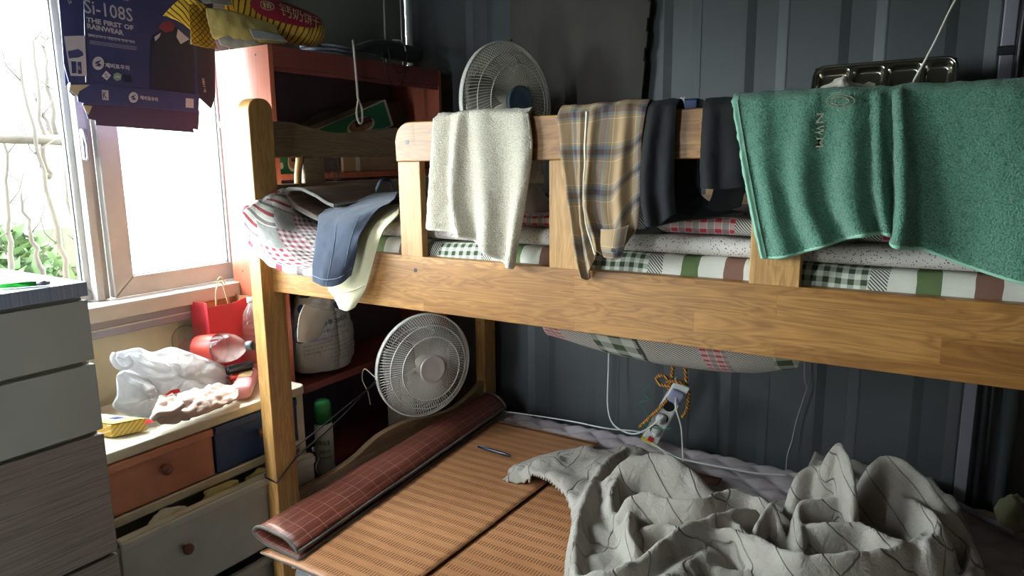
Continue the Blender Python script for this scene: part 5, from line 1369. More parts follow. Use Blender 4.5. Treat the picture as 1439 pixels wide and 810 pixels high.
# ---------------------------------------------------------------- on top of the bookshelf
SZ = BZ
def stripes(name, c1, c2, per, ang, rough=.25, c3=None):
    t = NT(name); U, V, _ = t.sep(uvc(t)); w_ = t.noise(t.com(U, V), 10, 3)
    s = t.math('ADD', t.math('MULTIPLY', U, math.cos(ang)), t.math('MULTIPLY', V, math.sin(ang)))
    s = t.math('ADD', s, t.math('MULTIPLY', w_, .012))
    f = t.math('FRACT', t.math('DIVIDE', s, per))
    b_ = t.bump(t.noise(t.com(U, V), 30, 4, .6), .5, .004)
    return t.fin(t.ramp(f, [(0, lin(c1)), (.72, lin(c2))], True), rough, Coat_Weight=.4)
M['biscuit'] = stripes('striped_gold_wrapper', '#d2a83a', '#5a4018', .0115, .35)
M['biscuit_check'] = None
t = NT('checked_gold_wrapper'); U, V, _ = t.sep(uvc(t)); a1 = t.math('GREATER_THAN', t.math('FRACT', t.math('DIVIDE', t.math('ADD', U, V), .016)), .82); a2 = t.math('GREATER_THAN', t.math('FRACT', t.math('DIVIDE', t.math('SUBTRACT', U, V), .016)), .82)
M['biscuit_check'] = t.fin(t.mix(t.math('MAXIMUM', a1, a2), lin('#c99a2c'), lin('#5e4620')), .25, Coat_Weight=.4)
M['biscuit_plain'] = fabric('pale_gold_wrapper', '#c9b46a', rough=.3); M['wrap_grey'] = fabric('grey_wrapper_panel', '#a9b0b0', rough=.3); M['label_red'] = plain('red_label', '#94263a', .3, var=.05); M['label_cream'] = plain('cream_lettering', '#d8c99a', .4, var=0)
bw = thing('biscuit_wrapper', PX(400, 60, -1.95), 'yellow striped biscuit packet with a red oval lying on the bookshelf top', 'packet')
bo = [(-.01, 0)]
# puffy body: rings along its length, from the open end to the sealed end
axis = [((318, -6), (330, 50), -1.99), ((345, -8), (352, 60), -1.975), ((372, -6), (380, 62), -1.965), ((405, 4), (405, 63), -1.955), ((430, 14), (428, 66), -1.95), ((446, 22), (443, 67), -1.95), ((455, 34), (452, 64), -1.95)]
R_ = []
for (ta, ba, x) in axis:
    a_, b_ = PX(*ta, x), PX(*ba, x); c_ = (a_+b_)/2; h_ = (a_-b_)/2; d_ = Vector((.6, -.2, 0)).normalized()*min(h_.length*.85, .045)
    R_.append([c_+h_*math.cos(2*PI*j/20)+d_*math.sin(2*PI*j/20) for j in range(20)])
Rg = [spline([r[j] for r in R_], 6) for j in range(20)]; Rg = [list(r) for r in zip(*Rg)]
Rg = [r+[r[0]] for r in Rg]
Rg = crumple(Rg, .006, 20, 5, True)
for r in Rg: r[-1] = r[0]
for r in Rg:
    for p in r: p.z = max(p.z, SZ+.002)
mb = MB().grid(Rg, [[(i*.0065, j*.011) for j in range(21)] for i in range(len(Rg))]); k = len(mb.v); mb.f.append(list(range(k-21, k-1)))
mb.build('wrapper_body', M['biscuit'], bw, smooth=True, fixn=False)
def surf(Rg, u, v):   # u along, v round
    i = u*(len(Rg)-1); j = v*(len(Rg[0])-1); i0 = min(int(i), len(Rg)-2); j0 = min(int(j), len(Rg[0])-2); fi, fj = i-i0, j-j0
    p = (Rg[i0][j0].lerp(Rg[i0][j0+1], fj)).lerp(Rg[i0+1][j0].lerp(Rg[i0+1][j0+1], fj), fi)
    nn = (Rg[i0][j0+1]-Rg[i0][j0]).cross(Rg[i0+1][j0]-Rg[i0][j0]).normalized()
    if nn.dot(CAM-p) < 0: nn = -nn
    return p, nn
def on(Rg, u, v, d): p, nn = surf(Rg, u, v); return p+nn*d
# red oval and its characters, laid on the packet surface
uc, vc, ru, rv = .50, .16, .34, .115
ov = []; NR = 6
for r_ in range(NR+1):
    ov.append([on(Rg, uc+ru*(r_/NR)*math.cos(2*PI*j/36), vc+rv*(r_/NR)*math.sin(2*PI*j/36), .0022) for j in range(37)])
MB().grid(ov).build('label_oval', M['label_red'], bw, smooth=True, fixn=False)
text('lettering', '钙奶饼干', None, None, None, M['label_cream'], bw, .0, fn=lambda u, w: on(Rg, uc-.10+.38*u, vc+.065-.11*w+.02*u, .0035))
text('lettering', '精', None, None, None, M['label_cream'], bw, .0, fn=lambda u, w: on(Rg, uc-.23+.07*u, vc+.03-.05*w, .0035))
ringp = [on(Rg, uc-.195+.055*math.cos(2*PI*j/20), vc+.005+.036*math.sin(2*PI*j/20), .004) for j in range(20)]
MB().tube(ringp, .0007, 4, closed_path=True).build('label_ring', M['label_cream'], bw)
P, U = patch([[K(229, 22, .10), K(245, 6, .11), K(262, -8, .12)], [K(250, 30, .12), K(262, 14, .13), K(275, 0, .14)], [K(268, 42, .13), K(275, 25, .14), K(290, 8, .14)]], 7, 7)
MB().grid(crumple(P, .004, 30, 2, True), U).build('torn_end', M['biscuit'], bw, smooth=True, fixn=False).modifiers.new('s', 'SOLIDIFY').thickness = .0008
P, U = patch([[K(264, 6, .14), K(282, 8, .14), K(300, 14, .13)], [K(266, 34, .145), K(284, 38, .145), K(298, 40, .14)], [K(268, 62, .14), K(286, 67, .145), K(305, 69, .14)]], 8, 8)
MB().grid(crumple(P, .003, 30, 3, True), U).build('torn_flap', M['biscuit_check'], bw, smooth=True, fixn=False).modifiers.new('s', 'SOLIDIFY').thickness = .0008
P, U = patch([[K(288, 12, .14), PX(310, 14, -1.94), PX(345, 22, -1.93), PX(385, 36, -1.925)], [K(292, 32, .14), PX(318, 34, -1.925), PX(350, 42, -1.915), PX(392, 48, -1.915)], [K(298, 58, .14), PX(322, 60, -1.93), PX(355, 60, -1.92), PX(400, 62, -1.92)]], 8, 7)
for r in P:
    for p in r: p.z = max(p.z, SZ+.004)
MB().grid(crumple(P, .006, 26, 4, True), U).build('opened_side', M['biscuit_plain'], bw, smooth=True, fixn=False).modifiers.new('s', 'SOLIDIFY').thickness = .0008
P, U = patch([[PX(350, 40, -1.905), PX(372, 44, -1.905), PX(395, 50, -1.905)], [PX(356, 54, -1.903), PX(380, 56, -1.903), PX(405, 60, -1.903)]], 8, 7)
for r in P:
    for p in r: p.z = max(p.z, SZ+.004)
o = MB().grid(P, U).build('ingredient_panel', M['wrap_grey'], bw, smooth=True, fixn=False); o.modifiers.new('s', 'SOLIDIFY').thickness = .0008
P, U = patch([[PX(305, 55, -1.93), PX(330, 50, -1.925), PX(362, 60, -1.92)], [PX(310, 64, -1.925), PX(332, 68, -1.92), PX(365, 63, -1.91)]], 8, 7)
pp = MB().grid(crumple(P, .006, 26, 6, True), U).build('plastic_scrap', M['tissue'], smooth=True, fixn=False); pp.modifiers.new('s', 'SOLIDIFY').thickness = .0008
props(pp, 'crumpled grey-white plastic scrap under the biscuit packet', 'wrapper')
M['clear_film'] = glass('clear_film', (.85, .88, .88), .25)
P, U = patch([[PX(268, -12, -2.0), PX(300, -14, -1.99), PX(335, -10, -1.98)], [PX(285, 6, -1.98), PX(305, 8, -1.97), PX(332, 10, -1.97)]], 6, 6)
pp = MB().grid(crumple(P, .01, 20, 8, True), U).build('paper_bag', M['wrap_grey'], smooth=False, fixn=False); pp.modifiers.new('s', 'SOLIDIFY').thickness = .001
props(pp, 'pale grey paper poking up behind the biscuit packet', 'paper')
# folded checked cloths
t = NT('fine_blue_check'); U, V, _ = t.sep(t.coord()); o = t.coord(); X, Y, Z = t.sep(o)
fch = t.math('MULTIPLY', t.math('GREATER_THAN', t.math('FRACT', t.math('MULTIPLY', Y, 160)), .5), t.math('GREATER_THAN', t.math('FRACT', t.math('MULTIPLY', t.math('ADD', Z, X), 160)), .3))
M['blue_check'] = t.fin(t.mix(fch, lin('#b4bac4'), lin('#39486a')), .85)
def cushion(name, label, cat, a, b, z0, h, mat, n=10, dep=.16, x1=-1.912, group=None, seed=0):
    y0, y1 = a, b; mb = MB(); rs = []
    for i in range(n+1):
        q = i/n; e = math.sin(PI*min(1, max(0, q*.96+.02)))**.35; y = y0+(y1-y0)*q
        rs.append([(x1-dep/2+dep/2*e*math.copysign(abs(math.cos(2*PI*j/20))**.5, math.cos(2*PI*j/20)), y, z0+h/2+h/2*e*math.copysign(abs(math.sin(2*PI*j/20))**.7, math.sin(2*PI*j/20))+.001*mn.noise(Vector((y*30, j, seed)))) for j in range(20)])
    return props(mb.rings(rs).build(name, mat, smooth=True), label, cat, group)
ya, yb_ = PX(450, 66, -1.915).y, PX(510, 66, -1.915).y
for k, lab in enumerate(('checked blue folded cloth, bottom of the three beside the biscuit packet', 'checked blue folded cloth, middle of the three beside the biscuit packet', 'checked blue folded cloth, topmost of the three beside the biscuit packet')):
    cushion('folded_cloth', lab, 'cloth', ya+.004*k, yb_-.01*k, SZ+.001+k*.0135, .0128, M['blue_check'], group='folded cloths on the bookshelf', seed=k)
M['dark_net'] = fabric('black_mesh_cloth', '#15181a')
P, U = patch([[PX(500, 63, -2.02), PX(530, 60, -2.02), PX(560, 62, -2.02), PX(590, 68, -2.02)], [PX(500, 64, -1.95), PX(530, 57, -1.95), PX(565, 64, -1.95), PX(594, 72, -1.95)], [PX(495, 71, -1.905), PX(520, 73, -1.9), PX(552, 80, -1.895), PX(592, 86, -1.90)], [PX(505, 72, -1.893), PX(530, 79, -1.892), PX(555, 85, -1.89), PX(575, 88, -1.893)]], 8, 7)
for r in P:
    for p in r:
        if p.x < -1.9: p.z = max(p.z, SZ+.004)
o = MB().grid(crumple(P, .004, 24, 12), U).build('mesh_cloth', M['dark_net'], smooth=True, fixn=False); o.modifiers.new('s', 'SOLIDIFY').thickness = .003
props(o, 'black mesh cloth spilling over the front of the bookshelf top', 'cloth')
def strap(name, label, cat, pts, r, mat): return props(MB().tube(spline(pts, 6), r, 6).build(name, mat, smooth=True), label, cat)
strap('white_strap', 'white strap with a looped end hanging down in front of the bookshelf', 'strap', [PX(496, 57, -1.93), PX(497, 66, -1.892), PX(499, 90, -1.892), PX(502, 125, -1.892), PX(503, 138, -1.892), PX(508, 152, -1.892), PX(509, 170, -1.892), PX(505, 173, -1.892), PX(501, 160, -1.892), PX(503, 142, -1.891)], .0042, M['hem_cream'])
strap('black_cord_loop', 'thin black cord looping down from the mesh cloth over the bookshelf front', 'cord', [PX(537, 72, -1.89), PX(542, 100, -1.888), PX(552, 120, -1.888), PX(562, 122, -1.888), PX(569, 105, -1.888), PX(572, 85, -1.89), PX(570, 66, -1.90), PX(560, 58, -1.92)], .0018, M['cord_black'])
strap('black_cord_loop', 'second black cord loop hanging over the shelf opening', 'cord', [PX(545, 66, -1.89), PX(549, 85, -1.886), PX(556, 100, -1.886), PX(564, 102, -1.886), PX(570, 90, -1.886), PX(573, 76, -1.886)], .0020, M['cord_black'])
strap('white_hook', 'white curved wire hook above the black mesh cloth', 'hook', [PX(552, 56, -1.93), PX(562, 57, -1.92), PX(568, 63, -1.915), PX(570, 72, -1.91)], .0022, M['plug_white'])
# ---------------------------------------------------------------- inside the bookshelf
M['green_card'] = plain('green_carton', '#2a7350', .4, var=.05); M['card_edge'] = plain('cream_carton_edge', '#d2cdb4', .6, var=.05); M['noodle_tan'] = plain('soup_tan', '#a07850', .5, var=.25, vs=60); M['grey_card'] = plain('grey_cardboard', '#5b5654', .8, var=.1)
M['kraft'] = plain('kraft_cardboard', '#ab8a6a', .8, var=.07); M['navy_print'] = plain('navy_print', '#2d3f7e', .5, var=0)
def noodle(name, label, quad, xp, depth, small=False):
    q = [PX(x, y, xp) for x, y in quad]; rt = thing(name, min(q, key=lambda p: p.z), label, 'carton')
    b = MB().prism(q, (-depth, 0, 0)).build('carton_body', M['card_edge'], rt, bevel=.001)
    c = sum(q, Vector())/4; q2 = [c+(p-c)*.93+Vector((.0006, 0, 0)) for p in q]
    f = MB().prism(q2, (.0006, 0, 0)).build('front_print', M['green_card'], rt)
    A_, B_ = (q[1]-q[0]), (q[3]-q[0])
    def at(u, v, d=.0016): return q[0]+A_*u+B_*v+Vector((d, 0, 0))
    MB().prism([at(.62+.17*math.cos(2*PI*i/24), .5+.36*math.sin(2*PI*i/24)) for i in range(24)], (.0005, 0, 0)).build('printed_cup', M['card_edge'], rt)
    MB().prism([at(.62+.145*math.cos(2*PI*i/24), .55+.29*math.sin(2*PI*i/24), .0024) for i in range(24)], (.0005, 0, 0)).build('printed_soup', M['noodle_tan'], rt)
    MB().prism([at(.56, .52, .0032), at(.76, .52, .0032), at(.76, .78, .0032), at(.56, .78, .0032)], (.0005, 0, 0)).build('printed_panel', M['card_dark'], rt)
    text('lettering', '육개장', at(.57, .58, .004), A_*.18, B_*.16, M['label_red'], rt, .03)
    MB().prism([at(.25+.06*math.cos(2*PI*i/16), .35+.13*math.sin(2*PI*i/16)) for i in range(16)], (.0005, 0, 0)).build('printed_disc', M['card_edge'], rt)
    return rt
noodle('noodle_carton', 'green noodle carton leaning tilted on the upper shelf above the headboard', [(452, 193), (549, 178), (543, 141), (462, 184)][:0] or [(440, 222), (553, 176), (542, 140), (425, 190)], -2.00, .09)
noodle('noodle_carton', 'smaller green carton seen through the gap under the headboard top', [(384, 246), (427, 247), (421, 210), (384, 208)], -1.93, .12)
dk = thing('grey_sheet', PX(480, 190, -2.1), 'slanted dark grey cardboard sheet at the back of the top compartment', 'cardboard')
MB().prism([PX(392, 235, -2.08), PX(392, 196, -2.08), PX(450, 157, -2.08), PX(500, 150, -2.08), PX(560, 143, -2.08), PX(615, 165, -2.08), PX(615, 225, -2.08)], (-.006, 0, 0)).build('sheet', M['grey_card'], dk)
kb = thing('cardboard_box', Vector((-2.02, 1.98, 1.457)), 'plain brown cardboard box on the shelf behind the headboard gap', 'box')
MB().box(-2.14, -1.93, 1.90, 2.22, 1.4585, 1.55).build('box_body', M['kraft'], kb, bevel=.001)
MB().box(-1.9299, -1.9285, 1.965, 1.985, 1.459, 1.55).build('tape', M['card_edge'], kb)
MB().box(-2.13, -1.94, 1.80, 1.897, 1.4585, 1.54).build('grey_box', M['grey_card'], None).name = 'grey_box'
props(bpy.data.objects['grey_box'], 'dark grey box beside the brown cardboard box on the shelf', 'box')
P, U = patch([[PX(455, 212, -1.91), PX(468, 214, -1.90), PX(474, 226, -1.905)], [PX(457, 236, -1.90), PX(470, 238, -1.89), PX(477, 244, -1.895)], [PX(462, 252, -1.90), PX(470, 255, -1.892), PX(478, 252, -1.90)]], 7, 7)
o = MB().grid(crumple(P, .008, 40, 4, True), U).build('clear_wrapper', M['clear_film'], smooth=False, fixn=False); props(o, 'crinkled clear wrapper hanging off the shelf behind the headboard slat', 'wrapper')

# white printed sack on the sagging shelf
M['sack'] = None
t = NT('sack_plastic'); o = t.coord(); t.bump(t.noise(o, 28, 5, .6, dist=.6), .6, .008)
M['sack'] = t.fin(t.ramp(t.noise(o, 6), [(.3, lin('#a9adaf')), (.7, lin('#bec1c1'))]), .4)
sk = thing('printed_sack', Vector((-1.97, 1.76, .742)), 'white printed refuse sack standing on the sagging bookshelf shelf', 'sack')
lev = [(.745, .125, .085), (.79, .140, .095), (.84, .142, .098), (.89, .135, .095), (.94, .125, .09), (.985, .120, .082), (1.02, .10, .07), (1.05, .075, .05)]
SKc = (-1.975, 1.79)
rings3 = [[Vector((SKc[0]+b*math.cos(2*PI*j/32)*(1), SKc[1]+a*math.sin(2*PI*j/32), z)) for j in range(33)] for z, a, b in lev]
G = [list(r) for r in zip(*[spline([r[j] for r in rings3], 5) for j in range(33)])]
G = crumple(G, .012, 13, 3, True, 3)
for r in G:
    r[-1] = r[0]
    for p in r: p.x = max(p.x, -2.15); p.y = max(p.y, BY0+.022)
MB().grid(G, [[(j*.02, i*.01) for j in range(33)] for i in range(len(G))]).build('sack_body', M['sack'], sk, smooth=True, fixn=False).modifiers.new('s', 'SOLIDIFY').thickness = .001
def sackat(ang, z, d=.002):
    j = (ang % (2*PI))/(2*PI); i = (z-.745)/(1.05-.745)
    p, nn = surf(G, min(.999, max(0, i)), j); 
    out_ = Vector((math.cos(ang), math.sin(ang), 0)); nn = nn if nn.dot(out_) > 0 else -nn
    return p+nn*d
def sackt(s, a0, a1, z, h, mat='navy_print', bold=0.0): text('lettering', s, None, None, None, M[mat], sk, bold, fn=lambda u, w: sackat(a0+(a1-a0)*u, z+h*w+.010*u))
sackt('쓰레기봉투 20리터', -1.05, .42, .895, .019, bold=.02); sackt('일반·폐사분(소각대상)', -.98, .32, .872, .014)
sackt('Incineration Waste, 가구용', -.92, .42, .855, .009)
for k, s_ in enumerate(('배출요일과 시간에 맞추어 내놓기', '음식물은 물기를 빼고 버리기', '종량제 규격 봉투 사용 안내')): sackt(s_, -1.15, -.25, .838-k*.013, .008, 'print_grey')
for k, s_ in enumerate(('1. 재활용품은 반드시 따로 분리하여 배출', '2. 깨지기 쉬운 물건은 신문지에 싸서', '3. 봉투가 찢어지지 않게 묶어서 배출', '4. 정해진 장소와 시간을 지켜 주세요', '5. 문의는 주민센터로 연락 바랍니다')): sackt(s_, -.30, .75, .830-k*.014+.004, .0075, 'print_grey')
for a0, z, r in ((-1.32, .965, .022), (.15, .965, .022)):
    MB().grid([[sackat(a0+q*r/.12*math.cos(2*PI*j/20), z+q*r*math.sin(2*PI*j/20)*(.8), .0022) for j in range(21)] for q in (0.05, .5, 1)]).build('printed_emblem', M['navy_print'], sk, fixn=False)
MB().tube([sackat(-1.25+.3*math.cos(a_), .885+.030*math.sin(a_), .002) for a_ in [2*PI*i/16 for i in range(16)]], .0018, 4, closed_path=True).build('printed_outline', M['navy_print'], sk)
MB().tube([sackat(-.15+k*.05, .935+.001*k, .002) for k in range(5)], .0015, 4).build('printed_rule', M['navy_print'], sk)
P, U = patch([[PX(427, 428, -1.865), PX(446, 432, -1.86), PX(470, 438, -1.865)], [PX(420, 445, -1.86), PX(438, 450, -1.85), PX(458, 452, -1.86)], [PX(418, 465, -1.855), PX(432, 470, -1.848), PX(452, 470, -1.858)], [PX(418, 480, -1.86), PX(430, 482, -1.852), PX(443, 478, -1.86)]], 8, 7)
MB().grid(crumple(P, .003, 30, 4), U).build('folded_mouth', M['plug_white'], sk, smooth=True, fixn=False).modifiers.new('s', 'SOLIDIFY').thickness = .0015
heap('navy_cloth', 'navy cloth stuffed in the mouth of the printed sack', 'cloth', (-1.975, 1.80, 1.02), (.07, .09, .045), M['navy_knit'], 31)
# spray can with green cap behind the post
M['can_white'] = plain('can_white', '#c9cfc8', .35, var=.04); M['cap_green'] = plain('green_cap', '#2f8a4c', .3, var=.08); M['label_green'] = plain('green_label', '#2c5a44', .4, var=0)
cc_ = PX(457, 640, -1.86); cn = thing('spray_can', Vector((cc_.x, cc_.y, .405)), 'white spray can with a translucent green cap below the sagging shelf', 'can')
zt = PX(457, 560, -1.86).z; zb = .402; zc = PX(457, 592, -1.86).z
Mc = Matrix.Translation((cc_.x, cc_.y, 0))
MB().lathe([(.030, zb), (.0325, zb+.006), (.0325, zc-.014), (.030, zc-.004), (.026, zc)], 28, Mc).build('can_body', M['can_white'], cn, smooth=True)
MB().lathe([(.031, zc), (.031, zt-.02), (.027, zt-.006), (.018, zt)], 28, Mc).build('cap', M['cap_green'], cn, smooth=True)
def cyl(c, r, a, z): return Vector((c[0]+r*math.cos(a), c[1]+r*math.sin(a), z))
for s_, z, h, m_ in (('파워돌', .0, .020, 'label_green'), ('살균소독', -.028, .013, 'print_grey'), ('강력세정', -.050, .010, 'print_grey')):
    z0 = PX(457, 622, -1.86).z+z; text('lettering', s_, None, None, None, M[m_], cn, .02, fn=lambda u, w: cyl((cc_.x, cc_.y), .0333, -1.35+1.25*u, z0+h*w))

# ---------------------------------------------------------------- on the storage unit under the window
TZ = .7725
M['kraft_red'] = plain('red_paper', '#c4323c', .6, var=.08, vs=14); M['kraft_in'] = plain('kraft_inner', '#a98458', .8, var=.05); M['twine'] = fabric('paper_twine', '#c7b48e')
rb = thing('paper_bag', Vector((-2.10, 1.46, TZ)), 'red paper carrier bag with twisted handles standing by the bookshelf', 'bag')
xr, y0, y1, zt = -2.045, 1.385, 1.555, 1.045
bx('bag_body', (0, .001, 0, .001, 0, .001), M['kraft_red'], rb).hide_render = False
bpy.data.objects.remove(bpy.data.objects['bag_body'])
w_ = .0012
def sheet(name, pts, mat, par, th=.0012, label=None):
    mb = MB(); mb.grid(pts); o = mb.build(name, mat, par, fixn=False, label=label); q = o.modifiers.new('s', 'SOLIDIFY'); q.thickness = th; q.offset = 0; return o
fx = lambda z: xr-.012*((z-TZ)/(zt-TZ))
front = [[Vector((fx(z), y, z)) for y in (y0, (y0*.48+y1*.52), y1)] for z in (TZ+.001, .9, zt-.012)]
for r in front: r[1].x += .006
front[-1][0].z += .0; front[-1][2].z += .012
sheet('front_panel', front, M['kraft_red'], rb)
sheet('back_panel', [[Vector((-2.145, y, z)) for y in (y0, y1)] for z in (TZ+.001, zt+.01)], M['kraft_in'], rb)
for y in (y0, y1): sheet('gusset', [[Vector((fx(z), y, z)), Vector((-2.095, y+(.015 if y == y0 else -.015), z)), Vector((-2.145, y, z))] for z in (TZ+.001, zt)], M['kraft_red'] if y == y0 else M['kraft_in'], rb)
sheet('base', [[Vector((xr, y0, TZ+.002)), Vector((xr, y1, TZ+.002))], [Vector((-2.145, y0, TZ+.002)), Vector((-2.145, y1, TZ+.002))]], M['kraft_red'], rb)
for x, off in ((fx(zt)-.003, 0), (-2.142, .03)):
    ya_ = y0+.035+off*.3; yb2 = y1-.035
    MB().tube(spline([(x, ya_, zt-.03), (x, ya_+.004, zt+.03), (x, ya_+.018, zt+.062), (x, ya_+.03, zt+.06), (x, ya_+.04, zt+.02), (x, ya_+.05, zt-.03)] if off == 0 else [(x, yb2-.04, zt-.03), (x, yb2-.03, zt+.05), (x, yb2-.01, zt+.062), (x, yb2+.004, zt+.02), (x, yb2+.01, zt-.03)], 6), .0022, 6).build('handle', M['twine'], rb, smooth=True)
# large soft drink bottle lying on its side
M['pet_pink'] = glass('pinkish_clear_plastic', (.97, .84, .85), .22); M['pet_clear'] = glass('clear_plastic', (.92, .93, .92), .22)
M['label_or'] = plain('orange_red_label', '#cf4a3c', .4, var=.1); M['cap_grey'] = plain('dark_grey_cap', '#4b5058', .35, var=.05)
pc, pcap = PX(300, 500, -2.02), PX(352, 488, -1.945)
ptk = thing('drink_bottle', Vector((pc.x, pc.y, TZ)), 'big pinkish clear drink bottle with an orange label lying before the red bag', 'bottle')
c_ = PX(309, 490, -2.01); ax_ = (PX(343, 487, -1.93)-c_).normalized()
bM = Matrix.Translation(c_) @ ax_.to_track_quat('Z', 'Y').to_matrix().to_4x4()
MB().lathe([(.001, -.125), (.030, -.130), (.044, -.115), (.048, -.08), (.046, -.06), (.048, -.04), (.0485, .0), (.047, .03), (.040, .055), (.028, .075), (.016, .088), (.013, .098), (.013, .112)], 32, bM, cap=False).build('bottle_body', M['pet_pink'], ptk, smooth=True)
MB().lathe([(.0486, -.075), (.0492, -.07), (.0495, -.01), (.0488, -.006)], 32, bM, cap=False).build('label_band', M['label_or'], ptk, smooth=True)
MB().lathe([(.0150, .098), (.0162, .100), (.0162, .118), (.0145, .121), (.001, .1215)], 28, bM).build('cap', M['cap_grey'], ptk, smooth=True)
# round translucent tub and red-white disc behind the bags
tb = thing('plastic_tub', Vector((-2.12, 1.33, TZ)), 'round clear plastic tub lying against the cream wall board', 'tub')
tM = Matrix.Translation(PX(270, 478, -2.14)) @ Matrix.Rotation(PI/2-.25, 4, 'Y')
MB().lathe([(.052, -.03), (.050, .0), (.044, .03), (.040, .034), (.001, .034)], 28, tM, cap=False).build('tub_body', M['pet_clear'], tb, smooth=True)
MB().tube([tM @ Vector((.053*math.cos(2*PI*j/32), .053*math.sin(2*PI*j/32), -.03)) for j in range(32)], .002, 6, closed_path=True).build('tub_rim', M['pet_clear'], tb, smooth=True)
pk = thing('white_pouch', Vector((-2.02, 1.30, TZ)), 'cream pouch with a red stripe between the carrier bag and the drink bottle', 'pouch')
P, U = patch([[(-2.08, 1.24, .79), (-2.03, 1.27, .80), (-1.98, 1.30, .79)], [(-2.09, 1.28, .845), (-2.04, 1.31, .85), (-1.98, 1.34, .825)], [(-2.09, 1.33, .85), (-2.04, 1.36, .845), (-1.98, 1.38, .81)], [(-2.08, 1.37, .79), (-2.03, 1.39, .785), (-1.98, 1.40, .78)]], 7, 7)
MB().grid(P, U).build('pouch_body', M['fan_white'], pk, smooth=True, fixn=False).modifiers.new('s', 'SOLIDIFY').thickness = .003
MB().tube([p+Vector((0, 0, .003)) for p in [r[14] for r in P][8:22]], .003, 5).build('stripe', M['red'], pk, smooth=True)
# hair brush and pink lotion bottle
hbz = PX(345, 517, -1.93); hb_ = thing('comb_roller', Vector((hbz.x, hbz.y, hbz.z-.02)), 'black ribbed plastic coil in front of the drink bottle', 'coil')
a, b = PX(320, 521, -1.965), PX(354, 513, -1.952); dv2 = b-a
mb = MB(); nck = 18
for i in range(nck): mb.tube([a+dv2*(i/nck)+Vector((0, 0, .0))+Vector((-.014*math.cos(2*PI*j/12)*.6, -.0*1, .014*math.sin(2*PI*j/12))) for j in range(12)], .0022, 5, closed_path=True)
mb.build('ribs', M['black'], hb_, smooth=True); MB().tube([a, b], .0105, 12).build('core', M['cap_grey'], hb_, smooth=True)
MB().tube([PX(324, 532, -1.955), PX(350, 526, -1.945)], .007, 8).build('orange_stick', M['label_or'], smooth=True); props(bpy.data.objects['orange_stick'], 'short orange-red stick lying under the black coil', 'stick')
M['pink'] = plain('pink_bottle', '#d9969c', .35, var=.04); M['gold'] = plain('gold_label', '#a0906a', .4, var=.05)
lo = thing('lotion_bottle', PZ(343, 560, TZ), 'pink plastic bottle with a gold label lying near the front edge', 'bottle')
pa, pb = PZ(339, 551, TZ+.026), PZ(356, 516, TZ+.024); ax_ = (pb-pa); LL = ax_.length; ax_.normalize(); sd_ = ax_.cross(Vector((0, 0, 1))).normalized(); up_ = sd_.cross(ax_)
lM = Matrix((sd_, up_, ax_)).transposed().to_4x4(); lM.translation = pa-ax_*.012
def sup(a_, b_, z, n=28, e=.75): return [(a_*math.copysign(abs(math.cos(2*PI*j/n))**e, math.cos(2*PI*j/n)), b_*math.copysign(abs(math.sin(2*PI*j/n))**e, math.sin(2*PI*j/n)), z) for j in range(n)]
MB().rings([sup(.020, .014, 0), sup(.029, .021, .004), sup(.031, .0235, .02), sup(.031, .0235, LL*.62), sup(.026, .020, LL*.74), sup(.017, .015, LL*.80)], M=lM).build('bottle_body', M['pink'], lo, smooth=True)
MB().rings([sup(.018, .016, LL*.80), sup(.019, .017, LL*.84), sup(.018, .016, LL*1.05), sup(.012, .011, LL*1.08)], M=lM).build('cap', M['pink'], lo, smooth=True)
MB().rings([sup(.0318, .0243, LL*.34), sup(.0318, .0243, LL*.58)], M=lM, cap=False).build('label_plate', M['gold'], lo, smooth=True) if False else MB().prism([lM @ Vector(p) for p in ((-.020, .0238, LL*.32), (.020, .0238, LL*.32), (.020, .0238, LL*.6), (-.020, .0238, LL*.6))], up_*.0012).build('label_plate', M['gold'], lo)
# tall clear water bottle behind the bed post
wb_ = PX(357, 470, -2.0); wtb = thing('water_bottle', Vector((wb_.x, wb_.y, TZ)), 'ribbed clear plastic bottle standing between the red bag and bed post', 'bottle')
prof = []; 
for i in range(30):
    z = .002+.20*i/29; prof.append((.034+.0025*math.sin(i*1.9), z))
prof = [(.02, .0)]+prof+[(.03, .225), (.015, .25), (.013, .265)]
MB().lathe(prof, 28, Matrix.Translation((wb_.x, wb_.y, TZ)), cap=False).build('bottle_body', M['pet_clear'], wtb, smooth=True)
MB().lathe([(.0155, .262), (.0155, .278), (.001, .279)], 20, Matrix.Translation((wb_.x, wb_.y, TZ))).build('cap', M['plug_white'], wtb, smooth=True)
